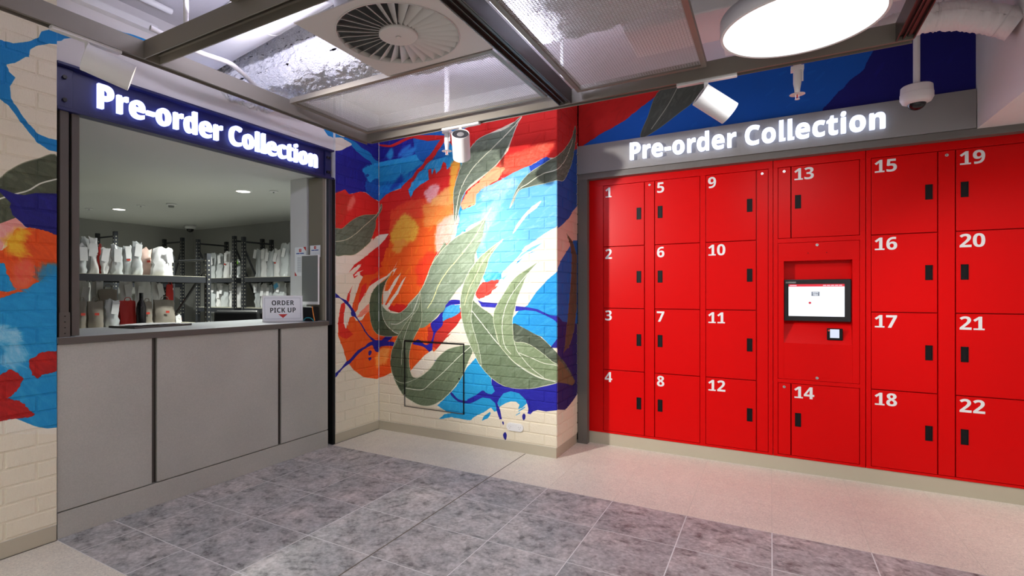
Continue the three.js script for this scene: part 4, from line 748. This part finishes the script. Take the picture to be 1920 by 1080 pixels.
// ---------------------------------------------------------------- services above the frame
{
  const L = 2.88, g = new THREE.BoxGeometry(L, 0.36, 0.46, 260, 30, 44), p = g.attributes.position, n = g.attributes.normal;
  for (let i = 0; i < p.count; i++) {
    let x = p.getX(i), y = p.getY(i), z = p.getZ(i);
    const ey = Math.max(0, Math.abs(z) - 0.15) / 0.08; if (y < 0) y += 0.07 * ey * ey;      // rounded lower edges
    const d = (fbm(x * 55 + z * 9, y * 55 + z * 55, 8192, 3, 311) - 0.5) * 0.045 + (fbm(x * 6, y * 6 + z * 6, 8192, 2, 317) - 0.5) * 0.05;
    p.setXYZ(i, x + n.getX(i) * d, y + n.getY(i) * d, z + n.getZ(i) * d);
  }
  g.computeVertexNormals(); g.translate(L / 2 - 0.03, 2.785, 1.40); { const u = g.attributes.uv; for (let i = 0; i < u.count; i++) u.setXY(i, p.getX(i), p.getZ(i) + p.getY(i)); }
  tag(obj('sprayed_beam', g, M.spray), 'rough white sprayed ceiling beam above the ceiling frame', 'beam');
  tag(obj('air_duct', [rod(V(-0.02, 2.79, 1.82), V(1.36, 2.79, 2.03), 0.125, 40), cyl(0.127, 0.127, 0.006, 0, 0, 0, 40).rotateZ(Math.PI / 2).rotateY(-0.151).translate(0.86, 2.79, 1.954)], M.whitePaint), 'round white painted air duct beside the sprayed beam', 'duct');
  tag(obj('cable_conduit', tube([[0.60, 2.56, 2.42], [0.625, 2.53, 2.19], [0.646, 2.53, 2.03], [0.60, 2.53, 1.92], [0.50, 2.53, 1.74], [0.468, 2.53, 1.60], [0.467, 2.53, 1.42], [0.45, 2.56, 1.2]], 0.013), M.whitePaint), 'white flexible cable conduit curving above the left ceiling bar', 'conduit');
  tag(obj('cable_trunking', bx(-0.029, 0.02, 2.835, 2.875, 2.06, 3.4), M.whitePaint), 'long white cable trunking fixed high above the counter wall', 'trunking');
  tag(obj('cable_conduit', rod(V(0.16, 2.925, 3.4), V(0.16, 2.925, 2.06), 0.018), M.whitePaint), 'straight white conduit along the soffit above the counter', 'conduit');
  tag(obj('cable_conduit', tube([[0.3, 2.94, 2.7], [0.42, 2.87, 2.6], [0.62, 2.80, 2.5], [0.8, 2.78, 2.42], [1.0, 2.80, 2.36], [1.2, 2.94, 2.3]], 0.006), M.whitePaint), 'thin white cable looping below the soffit', 'cable');
  tag(obj('cable_tray', [bx(2.95, 3.65, 2.72, 2.74, 0.30, 0.42), bx(2.95, 3.65, 2.72, 2.77, 0.295, 0.30), bx(2.95, 3.65, 2.72, 2.77, 0.42, 0.425), bx(2.95, 3.0, 2.77, 2.95, 0.33, 0.36)], M.whitePaint), 'white metal cable tray hung above the back bar beside the round light', 'cable tray');
  tag(obj('air_duct', rb(2.5, 3.9, 2.68, 2.92, 0.62, 0.98, 0.01), M.whitePaint), 'white rectangular duct hung above the narrow mesh panel', 'duct');
  const dp = []; for (let i = 0; i <= 60; i++) { const t = i / 60; dp.push(V(3.72 + 0.556 * t, 2.745 - 0.09 * t * t + 0.05 * Math.sin(t * Math.PI), 0.10)); }
  const curve = new THREE.CatmullRomCurve3(dp), dg = new THREE.TubeGeometry(curve, 120, 0.073, 32), pp = dg.attributes.position, nn = dg.attributes.normal;
  for (let i = 0; i < pp.count; i++) { const s = Math.floor(i / 33) / 120, d = (fbm(s * 40, (i % 33) * 0.5, 4096, 3, 401) - 0.5) * 0.016; pp.setXYZ(i, pp.getX(i) + nn.getX(i) * d, pp.getY(i) + nn.getY(i) * d, pp.getZ(i) + nn.getZ(i) * d); }
  dg.computeVertexNormals();
  const du = thing('flexible_duct', 'bulging white flexible duct entering the bulkhead above the lockers', 'duct'); obj('sleeve', dg, M.whitePaint, du);
  for (const t of [0.42, 0.9]) { const c = curve.getPointAt(t), tg = curve.getTangentAt(t); obj('band', new THREE.TorusGeometry(0.0755, 0.002, 8, 40).applyQuaternion(new THREE.Quaternion().setFromUnitVectors(V(0, 0, 1), tg)).translate(c.x, c.y, c.z), M.whitePaint, du); }
}
function sprinkler(label, x, y, z) {
  const t = thing('sprinkler_head', label, 'sprinkler', [x, y, z], 0, 'drop sprinklers behind the back ceiling bar');
  obj('drop_pipe', lathe([[0.019, 2.94 - y], [0.019, 0.06], [0.014, 0.03], [0.012, 0.004]], 20), M.whitePaint, t);
  obj('bracket', [bx(-0.03, 0.03, 0.13, 0.15, -0.03, 0.02), bx(0.02, 0.028, 0.07, 0.13, -0.005, 0.005)], M.whitePaint, t);
  obj('escutcheon', lathe([[0, 0.006], [0.036, 0.002], [0.037, 0], [0, 0]], 28), M.whitePaint, t);
  obj('yoke', [bx(-0.009, -0.006, -0.024, 0, -0.003, 0.003), bx(0.006, 0.009, -0.024, 0, -0.003, 0.003)], M.whitePaint, t);
  obj('bulb', cyl(0.0025, 0.0025, 0.02, 0, -0.011, 0, 8), M.logoRed, t);
  obj('deflector', cyl(0.012, 0.012, 0.002, 0, -0.025, 0, 16), M.whitePaint, t);
}
sprinkler('white drop sprinkler beside the spotlight on the mural wall', 1.139, 2.318, 0.60);
sprinkler('white drop sprinkler in front of the blue wall above the locker sign', 3.312, 2.35, 0.50);
{
  const t = thing('dome_camera', 'white dome security camera on a pole above the locker sign', 'camera', [3.957, 2.47, -0.30]);
  obj('pole', cyl(0.017, 0.017, 0.42, 0, 0.27, 0, 20), M.whitePaint, t);
  obj('housing', lathe([[0, 0.075], [0.070, 0.073], [0.077, 0.066], [0.079, 0.03], [0.079, 0.026], [0.081, 0.025], [0.081, -0.005], [0.070, -0.028], [0.048, -0.038], [0, -0.036]], 48), M.whitePaint, t);
  obj('dome', new THREE.SphereGeometry(0.046, 32, 16, 0, Math.PI * 2, Math.PI / 2, Math.PI / 2).translate(0, -0.030, 0), M.glassBlack, t);
}

// ---------------------------------------------------------------- fittings on the mural wall
{
  const t = thing('access_hatch', 'access hatch with its groove shade drawn as dark strips in the mural brickwork', 'hatch', [0.298, 0.246, 0.0005]), w = 0.637, h = 0.604, b = 0.012;
  obj('groove_shade_side', bx(0, b, 0.11, h, 0, 0.003), M.black, t); obj('groove_shade_side', bx(0, b, 0, 0.11, 0, 0.003), M.trimGrey, t);  // dark strips colour in the shade of the groove around the hatch
  obj('groove_shade_side', bx(w - b, w, 0, h, 0, 0.003), M.black, t); obj('groove_shade_top', bx(b, w - b, h - b, h, 0, 0.003), M.black, t);
  obj('frame_bottom', bx(b, w - b, 0, 0.007, 0, 0.003), M.brownMetal, t);
  obj('lock', cyl(0.006, 0.006, 0.006, 0, 0, 0, 14).rotateX(Math.PI / 2).translate(w - 0.05, 0.30, 0.003), M.black, t);
}
{
  const t = thing('power_outlet', 'white double power outlet low on the mural wall', 'power outlet', [1.4085, 0.20, 0.0008]);
  const sh = new THREE.Shape(), a = 0.070, c = 0.030, r = 0.028; sh.absarc(a - r, 0, c, -Math.PI / 2, Math.PI / 2); sh.absarc(-a + r, 0, c, Math.PI / 2, Math.PI * 1.5); sh.closePath();
  obj('plate', new THREE.ExtrudeGeometry(sh, { depth: 0.008, bevelEnabled: true, bevelSize: 0.002, bevelThickness: 0.002, bevelSegments: 2, curveSegments: 16 }), M.white, t);
  for (const x of [-0.042, 0.042]) obj('socket_slot', [-1, 0, 1].map((i) => new THREE.BoxGeometry(0.002, 0.008, 0.002).rotateZ(i * 0.5).translate(x + i * 0.008, i ? 0.004 : -0.010, 0.0102)), M.trimGrey, t);
  for (const x of [-0.012, 0.012]) obj('switch', rb(x - 0.005, x + 0.005, 0.012, 0.022, 0.009, 0.013, 0.001), M.whitePaint, t);
}

// ---------------------------------------------------------------- on the counter
{
  const t = thing('counter_sign', 'white ORDER PICK UP sign with red arrow standing on the counter', 'sign', [-0.232, 1.0485, 0.918], Math.atan2(0.274, 0.157));
  const cv = document.createElement('canvas'); cv.width = 900; cv.height = 580; const c = cv.getContext('2d');
  c.fillStyle = '#f1f2f8'; c.fillRect(0, 0, 900, 580); c.strokeStyle = '#7d8292'; c.lineWidth = 5; c.strokeRect(45, 45, 810, 490);
  c.fillStyle = '#15181f'; c.textAlign = 'center'; c.font = 'bold 158px sans-serif'; c.fillText('ORDER', 450, 218); c.fillText('PICK UP', 450, 390);
  c.fillStyle = '#c81e1e'; c.beginPath(); c.moveTo(345, 430); c.lineTo(555, 430); c.lineTo(450, 520); c.closePath(); c.fill();
  const tx = new THREE.CanvasTexture(cv); tx.colorSpace = THREE.SRGBColorSpace;
  const pg = new THREE.Group(); pg.name = 'panel'; pg.rotation.x = -0.10; t.add(pg);
  obj('holder', rb(-0.158, 0.158, 0, 0.212, -0.005, 0, 0.001), M.white, pg);
  obj('printed_sheet', new THREE.PlaneGeometry(0.308, 0.200).translate(0, 0.108, 0.0012), std({ map: tx, roughness: 0.35 }), pg);
  obj('foot', rb(-0.158, 0.158, 0, 0.004, -0.03, 0.004, 0.001), M.white, t);
}
{
  const t = thing('paper_stack', 'loose white papers lying on a tray on the worktop', 'papers', [-0.52, 1.0483, 1.80], 0.12);
  obj('tray', [rb(-0.13, 0.13, 0, 0.004, -0.21, 0.21, 0.001), bx(0.127, 0.13, 0.002, 0.014, -0.21, 0.21), bx(-0.13, 0.13, 0.002, 0.014, 0.207, 0.21)], M.brownMetal, t);
  for (let i = 0; i < 5; i++) { const g = new THREE.PlaneGeometry(0.21, 0.30, 8, 10).rotateX(-Math.PI / 2), p = g.attributes.position; for (let k = 0; k < p.count; k++) p.setY(k, 0.004 * (fbm(p.getX(k) * 12 + i, p.getZ(k) * 9, 512, 2, 500 + i))); g.computeVertexNormals(); obj('sheet', g.rotateY(rr(-0.2, 0.2)).translate(rr(-0.02, 0.03), 0.006 + i * 0.003, rr(-0.06, 0.06)), M.paper, t); }
}
{
  const t = thing('office_chair', 'black office chair behind the counter', 'chair', [-1.02, 0, 0.86], 0.5);
  const g = new RoundedBoxGeometry(0.46, 0.50, 0.07, 6, 0.034), p = g.attributes.position; for (let i = 0; i < p.count; i++) { const x = p.getX(i), y = p.getY(i); p.setZ(i, p.getZ(i) + 0.5 * x * x); p.setX(i, x * (1 - 0.35 * Math.max(0, y) * Math.max(0, y) * 4)); } g.computeVertexNormals();
  obj('backrest', g.translate(0, 0.87, -0.2), M.chairBlack, t); obj('seat', new RoundedBoxGeometry(0.50, 0.08, 0.48, 4, 0.035).translate(0, 0.50, 0.02), M.chairBlack, t);
  obj('back_support', rb(-0.03, 0.03, 0.5, 0.8, -0.27, -0.25, 0.004), M.black, t); obj('column', cyl(0.03, 0.03, 0.38, 0, 0.28, 0, 16), M.chrome, t);
  for (let i = 0; i < 5; i++) { const a = i * Math.PI * 0.4; obj('foot', rod(V(0, 0.09, 0), V(Math.cos(a) * 0.28, 0.05, Math.sin(a) * 0.28), 0.018), M.black, t); obj('castor', new THREE.SphereGeometry(0.025, 12, 8).translate(Math.cos(a) * 0.28, 0.025, Math.sin(a) * 0.28), M.black, t); }
}
{
  const t = thing('computer_monitor', 'grey screened monitor with white frame beside the white nib wall', 'monitor', [-0.115, 1.0483, 0.722]);
  obj('bezel', [rb(-0.125, 0.07, 0.135, 0.55, -0.02, 0.0, 0.003)], M.white, t);
  obj('screen_panel', bx(-0.117, 0.07, 0.160, 0.543, 0.0, 0.0012), M.screenGrey, t);
  obj('wall_bracket', bx(-0.03, 0.03, 0.30, 0.38, -0.041, -0.02), M.white, t);
  const q = thing('receipt_printer', 'black receipt printer on the worktop beside the counter sign', 'printer', [-0.10, 1.0483, 0.735]);
  obj('body', [rb(-0.09, 0.055, 0, 0.12, -0.03, 0.04, 0.012)], M.black, q); obj('paper_slot', bx(-0.06, 0.04, 0.1205, 0.122, 0.0, 0.008), M.trackBlack, q);
  tag(obj('cable', tube([[-0.13, 1.053, 0.80], [-0.10, 1.075, 0.80], [-0.05, 1.075, 0.795], [-0.02, 1.053, 0.79]], 0.004), M.cableTeal), 'teal cable curled on the worktop beside the printer', 'cable');
  tag(obj('cable', tube([[-0.038, 1.17, 0.79], [-0.026, 1.11, 0.79], [-0.012, 1.055, 0.788]], 0.004), M.cableOrange), 'orange cable hanging down to the worktop end', 'cable');
}
function notice(label, x, y, w, h, kind) {
  const cv = document.createElement('canvas'); cv.width = 220; cv.height = Math.round(220 * h / w); const c = cv.getContext('2d'), H = cv.height;
  c.fillStyle = '#e9edf0'; c.fillRect(0, 0, 220, H); c.fillStyle = '#c22a22'; c.fillRect(86, H * 0.06, 44, 44); c.fillStyle = '#e9edf0'; c.fillRect(98, H * 0.06 + 12, 20, 4); c.fillRect(98, H * 0.06 + 24, 20, 4);
  c.fillStyle = '#2a4f9c'; c.fillRect(30, H * 0.06 + 56, 66, 14); c.fillRect(104, H * 0.06 + 56, 76, 14);
  if (kind) { c.fillStyle = '#c22a22'; c.beginPath(); c.moveTo(220, 0); c.lineTo(170, 0); c.lineTo(220, 60); c.fill(); c.beginPath(); c.moveTo(0, H); c.lineTo(0, H - 60); c.lineTo(44, H); c.fill(); c.fillStyle = '#7a8088'; for (let i = 0; i < 14; i++) c.fillRect(50, H * 0.36 + i * H * 0.038, 90 + (i * 37 % 50), 4); }
  const tx = new THREE.CanvasTexture(cv); tx.colorSpace = THREE.SRGBColorSpace;
  const t = thing('notice', label, 'notice', [x, y, 0.6812]); obj('sheet', bx(-w / 2, w / 2, -h / 2, h / 2, 0, 0.0006), M.paper, t); obj('print', new THREE.PlaneGeometry(w, h).translate(0, 0, 0.0012), std({ map: tx, roughness: 0.7 }), t);
}
notice('tall printed notice with red corners on the nib wall', -0.295, 1.55, 0.135, 0.245, true);
notice('small printed notice above the monitor on the nib wall', -0.118, 1.63, 0.12, 0.10, false);
const BAGS = [
  ["clear",-1.62,1.439,1.752,0.063,0.228,0],
  ["clear",-1.74,1.488,1.659,0.096,0.248,0],
  ["white",-1.62,1.447,1.667,0.065,0.281,0],
  ["red",-1.74,1.458,1.568,0.033,0.208,0],
  ["white",-1.62,1.459,1.585,0.061,0.201,0],
  ["white",-1.74,1.445,1.494,0.03,0.206,0],
  ["logo",-1.62,1.437,1.49,0.093,0.237,0],
  ["logo",-1.74,1.439,1.343,0.072,0.261,0],
  ["clear",-1.62,1.437,1.327,0.084,0.28,0],
  ["peach",-1.74,1.438,1.187,0.099,0.248,0],
  ["white",-1.62,1.437,1.109,0.184,0.253,0],
  ["white",-1.98,1.19,1.586,0.09,0.196,0],
  ["white",-1.98,1.189,1.477,0.108,0.2,0],
  ["white",-1.98,1.185,1.238,0.113,0.203,0],
  ["white",-1.98,1.182,1.085,0.152,0.203,0],
  ["white",-1.98,1.179,0.955,0.11,0.203,0],
  ["red",-1.98,1.176,0.83,0.07,0.191,0],
  ["brown",-1.6,0.994,1.761,0.063,0.222,0],
  ["brown",-1.6,0.994,1.665,0.121,0.219,0],
  ["brown",-1.84,0.989,1.457,0.156,0.32,0],
  ["clear",-1.6,0.992,1.539,0.117,0.225,0],
  ["red",-1.68,1.009,1.378,0.141,0.201,0],
  ["brown",-1.6,1.006,1.258,0.1,0.196,0],
  ["brown",-1.6,1.001,1.104,0.2,0.215,0],
  ["white",-1.6,0.991,0.973,0.056,0.086,0],
  ["clear",-3.34,1.513,-0.56,0.15,0.295,1],
  ["clear",-3.19,1.508,-0.56,0.14,0.288,1],
  ["white",-3.04,1.513,-0.56,0.1275,0.314,1],
  ["white",-2.94,1.494,-0.56,0.0425,0.192,1],
  ["note_green",-2.83,1.476,-0.56,0.13,0.231,1],
  ["clear",-2.42,1.487,-0.56,0.1,0.349,1],
  ["white",-2.31,1.485,-0.56,0.11,0.346,1],
  ["clear",-2.19,1.483,-0.56,0.12,0.32,1],
  ["white",-2.065,1.481,-0.56,0.115,0.331,1],
  ["clear",-1.925,1.479,-0.56,0.15,0.397,1],
  ["clear",-3.34,1.096,-0.56,0.15,0.317,1],
  ["white",-3.215,1.092,-0.56,0.09,0.239,1],
  ["clear",-3.075,1.101,-0.56,0.16,0.292,1],
  ["white",-2.945,1.104,-0.56,0.09,0.319,1],
  ["white",-2.81,1.099,-0.56,0.15,0.291,1],
  ["clear",-2.43,1.102,-0.56,0.1,0.301,1],
  ["white",-2.32,1.104,-0.56,0.11,0.283,1],
  ["clear",-2.21,1.106,-0.56,0.095,0.265,1],
  ["note_blue",-2.03,1.108,-0.56,0.24,0.304,1],
  ["clear",-3.34,0.744,-0.56,0.15,0.266,1],
  ["white",-3.19,0.756,-0.56,0.12,0.242,1],
  ["white",-3.03,0.761,-0.56,0.16,0.249,1],
];

// ---------------------------------------------------------------- storeroom racks
function rack(label, x0, x1, z0, z1, h, levels, braceEnds) {
  const t = thing('storage_rack', label, 'rack', [0, 0, 0], 0, null), p = 0.042;
  for (const [x, z] of [[x0, z0], [x1, z0], [x0, z1], [x1, z1]]) {
    const u = obj('upright', bx(x - p / 2, x + p / 2, 0, h, z - p / 2, z + p / 2), M.rack, t), holes = [];
    for (let y = 1.0; y < h - 0.05; y += 0.045) holes.push(bx(x + p / 2, x + p / 2 + 0.0006, y, y + 0.012, z - 0.005, z + 0.005), bx(x - 0.005, x + 0.005, y, y + 0.012, z + p / 2, z + p / 2 + 0.0006));
    obj('slots', holes, M.shelfBoard, u);
  }
  for (const y of levels) {
    obj('beam', bx(x0, x1, y - 0.06, y - 0.004, z0 - 0.012, z0 + 0.012), M.rack, t); obj('beam', bx(x0, x1, y - 0.06, y - 0.004, z1 - 0.012, z1 + 0.012), M.rack, t);
    obj('beam', bx(x0 - 0.012, x0 + 0.012, y - 0.06, y - 0.004, z0, z1), M.rack, t); obj('beam', bx(x1 - 0.012, x1 + 0.012, y - 0.06, y - 0.004, z0, z1), M.rack, t);
    obj('shelf_board', bx(x0 - 0.01, x1 + 0.01, y - 0.016, y, z0 - 0.01, z1 + 0.01), M.shelfBoard, t);
  }
  const ends = braceEnds === 'z' ? [z0, z1] : [x0, x1];
  for (const e of ends) {
    const A = (s, y) => (braceEnds === 'z' ? V(s ? x1 : x0, y, e) : V(e, y, s ? z1 : z0));
    obj('tie', rod(A(0, h - 0.06), A(1, h - 0.06), 0.011), M.rack, t);
    obj('brace', rod(A(0, 1.0), A(1, h - 0.12), 0.013), M.rack, t); obj('brace', rod(A(1, 0.25), A(0, 1.0), 0.013), M.rack, t);
  }
}
rack('black slotted rack of parcels behind the counter, long side to the worktop', -2.10, -1.50, 0.74, 2.55, 1.66, [1.437, 0.99, 0.45], 'z');
rack('tall black rack standing along the far storeroom wall', -4.42, -3.98, -0.51, 0.36, 2.06, [1.42, 0.99, 0.4], 'z');
rack('black parcel rack near the storeroom corner', -3.44, -2.68, -0.82, -0.40, 2.00, [1.475, 1.095, 0.75, 0.3], 'x');
rack('black parcel rack beside the white nib wall', -2.50, -1.55, -0.82, -0.40, 1.98, [1.475, 1.095, 0.75, 0.3], 'x');

// ---------------------------------------------------------------- parcels: one bag each
function bagGeo(w, h, d, s, crumple) {
  const g = new THREE.BoxGeometry(w, h, d, 6, 8, 3), p = g.attributes.position;
  for (let i = 0; i < p.count; i++) {
    let x = p.getX(i), y = p.getY(i) + h / 2, z = p.getZ(i); const t = y / h, pinch = crumple ? 1 - 0.75 * t * t : 1 - 0.45 * t;
    z *= pinch * (1 - 0.5 * Math.pow(Math.abs(2 * x / w), 3) * (crumple ? 1 : 0.2)); x *= 1 - (crumple > 0.5 ? 0.06 : 0.03) * Math.sin(t * 3.1) + 0.05 * (hash(s, Math.round(t * 8), 7) - 0.5) * crumple;
    const n = crumple * 0.018; x += (vnoise(x * 40 + s, y * 34, 4096, 601) - 0.5) * n; z += (vnoise(x * 36 + s * 3, y * 40, 4096, 603) - 0.5) * n * 1.5; y += (vnoise(x * 45 + s * 5, z * 40, 4096, 605) - 0.5) * n * (t > 0.85 ? 2.4 : 0.3) * (t > 0.01 ? 1 : 0);
    p.setXYZ(i, x, Math.max(0, y), z);
  }
  g.computeVertexNormals(); return g;
}
const BAGNAME = { clear: ['clear_parcel_bag', 'clear plastic parcel bag'], white: ['white_parcel_bag', 'crumpled white parcel bag'], red: ['red_parcel_bag', 'red carrier bag'], logo: ['logo_parcel_bag', 'clear parcel bag with red logo'], peach: ['peach_parcel_bag', 'peach tinted parcel bag'], brown: ['paper_carrier_bag', 'brown paper carrier bag'], note_green: ['parcel_bag', 'white bag with green note'], note_blue: ['parcel_bag', 'white bag with blue note'] };
BAGS.forEach(([kind, x, y, z, w, h, along], i) => {
  const [nm, lb] = BAGNAME[kind], level = along ? (y > 1.4 ? 1.476 : y > 1.0 ? 1.096 : 0.751) : (y > 1.4 ? 1.438 : 0.991), hh = y + h - level;
  const where = along ? (y > 1.4 ? 'on the upper shelf of the racks by the nib wall' : y > 1.0 ? 'on the middle shelf of the racks by the nib wall' : 'on the low shelf of the racks by the nib wall') : y > 1.4 ? 'on the top shelf of the slotted rack' : x < -1.9 ? 'at the back of the lower shelf of the slotted rack' : 'at the front of the lower shelf of the slotted rack';
  const shelf = BAGS.filter((o) => o[6] === along && (along ? Math.abs(o[2] - y) < 0.15 && (o[1] < -2.6) === (x < -2.6) : (o[2] > 1.4) === (y > 1.4) && (o[1] < -1.9) === (x < -1.9))).sort((p, q) => (along ? p[1] - q[1] : p[3] - q[3]));
  const nth = ['first', 'second', 'third', 'fourth', 'fifth', 'sixth', 'seventh', 'eighth', 'ninth', 'tenth', 'eleventh'][shelf.findIndex((o) => o[1] === x && o[3] === z && o[2] === y)];
  const spot = along ? (x < -2.6 ? nth + ' from the corner on the corner rack ' : nth + ' from the paired uprights on the nib rack ') + (y > 1.4 ? 'top' : y > 1.0 ? 'middle' : 'low') : nth + ' from the slotted end upright, ' + (y > 1.4 ? 'top shelf' : x < -1.9 ? 'lower shelf back' : 'lower shelf front');
  const t = thing(nm, lb + ', ' + spot, 'bag', [x, level + 0.001, z], (along ? 0 : Math.PI / 2) + rr(-0.06, 0.06), lb + 's ' + where);
  const mat = kind === 'brown' ? M.bagBrown : kind === 'red' ? M.bagRed : kind === 'peach' ? M.bagPeach : kind === 'white' ? M.bagWhite : M.bagClear;
  const paperBag = kind === 'brown' || kind === 'red', d = Math.min(0.11, Math.max(0.05, w * 0.7)) * (paperBag ? 1 : 0.9);
  obj('bag_body', bagGeo(w * 0.92, hh, d, i, paperBag ? 0.35 : 1), mat, t);
  const fz = d * 0.5 + 0.004;
  if (kind !== 'red' && kind !== 'peach' && kind !== 'brown') obj('paper_slip', bx(-0.028, 0.028, -Math.min(0.11, hh * 0.75), 0, 0, 0.0012).rotateX(-0.05).rotateZ(rr(-0.25, 0.25)).translate(rr(-0.25, 0.25) * w, hh * rr(0.85, 0.98), fz * 0.9), M.paper, t);
  if (kind === 'logo' || kind === 'brown' || (kind === 'white' && i % 3 === 0) || kind === 'peach') obj('logo_patch', bx(-0.016, 0.016, -0.010, 0.010, 0, 0.001).translate(rr(-0.1, 0.1) * w, hh * 0.52, fz * 0.95), M.logoRed, t);
  if (kind === 'brown' || kind === 'red') obj('bag_handle', tube([[-w * 0.2, hh * 0.98, 0.01], [-w * 0.12, hh * 1.12, 0.012], [w * 0.12, hh * 1.12, 0.012], [w * 0.2, hh * 0.98, 0.01]], 0.003, 16, 6), mat, t);
  if (kind === 'note_green' || kind === 'note_blue') obj('sticky_note', bx(-0.04, 0.04, -0.028, 0.028, 0, 0.001).rotateZ(0.45).translate(kind === 'note_green' ? 0.02 : 0, hh * 0.85, fz + 0.004), kind === 'note_green' ? M.noteGreen : M.noteBlue, t);
});
{
  const t = thing('wine_bottle', 'dark wine bottle standing in front of the red carrier bag', 'bottle', [-1.535, 0.991, 1.335]);
  obj('glass', lathe([[0, 0], [0.037, 0], [0.038, 0.02], [0.038, 0.16], [0.030, 0.20], [0.0155, 0.23], [0.014, 0.285], [0, 0.285]], 28), M.bottle, t); obj('capsule', lathe([[0.0152, 0.235], [0.0158, 0.29], [0, 0.291]], 20), M.black, t);
}
// ---------------------------------------------------------------- storeroom ceiling fittings
function downlight(x, z, where) {
  const t = thing('recessed_downlight', 'round recessed LED downlight in the storeroom ceiling nearer the ' + where, 'downlight', [x, 2.26, z], 0, 'storeroom downlights');
  obj('trim_ring', lathe([[0.062, 0], [0.078, 0], [0.078, -0.004], [0.064, -0.006], [0.062, -0.003]], 40), M.white, t); obj('light_lens', cyl(0.062, 0.062, 0.003, 0, -0.0018, 0, 32), M.lensLit, t);
  spotLight('downlight_glow', 0xfbfff6, DOWNLIGHT, [x, 2.248, z], [x, 0, z], 1.35, 0.6, 3);
}
downlight(-1.20, 0.57, 'white nib wall'); downlight(-3.40, 0.60, 'far wall rack');
{
  const t = thing('smoke_detector', 'small white smoke detector on the storeroom ceiling', 'detector', [-2.50, 2.259, 0.51]); obj('base', lathe([[0, 0], [0.05, 0], [0.05, -0.012], [0.042, -0.022], [0, -0.022]], 32), M.white, t); obj('sensor', lathe([[0.03, -0.022], [0.027, -0.040], [0, -0.042]], 24), M.screenGrey, t);
  const s = thing('dome_camera', 'small dome camera on the far storeroom ceiling', 'camera', [-4.10, 2.259, -0.70]); obj('housing', lathe([[0, 0], [0.075, 0], [0.073, -0.035], [0.055, -0.05], [0, -0.05]], 32), M.white, s); obj('dome', new THREE.SphereGeometry(0.05, 24, 12, 0, Math.PI * 2, Math.PI / 2, Math.PI / 2).translate(0, -0.048, 0), M.glassBlack, s);
  for (const [x, z] of [[-0.95, 0.42], [-2.9, 0.62], [-3.65, 0.80]]) { const p = thing('ceiling_sprinkler', 'small white sprinkler plate on the storeroom ceiling', 'sprinkler', [x, 2.2595, z], 0, 'storeroom sprinkler plates'); obj('plate', lathe([[0, 0], [0.04, 0], [0.038, -0.006], [0, -0.008]], 24), M.white, p); obj('tip', cyl(0.008, 0.006, 0.012, 0, -0.012, 0, 10), M.chrome, p); }
}
renderer.render(scene, camera);
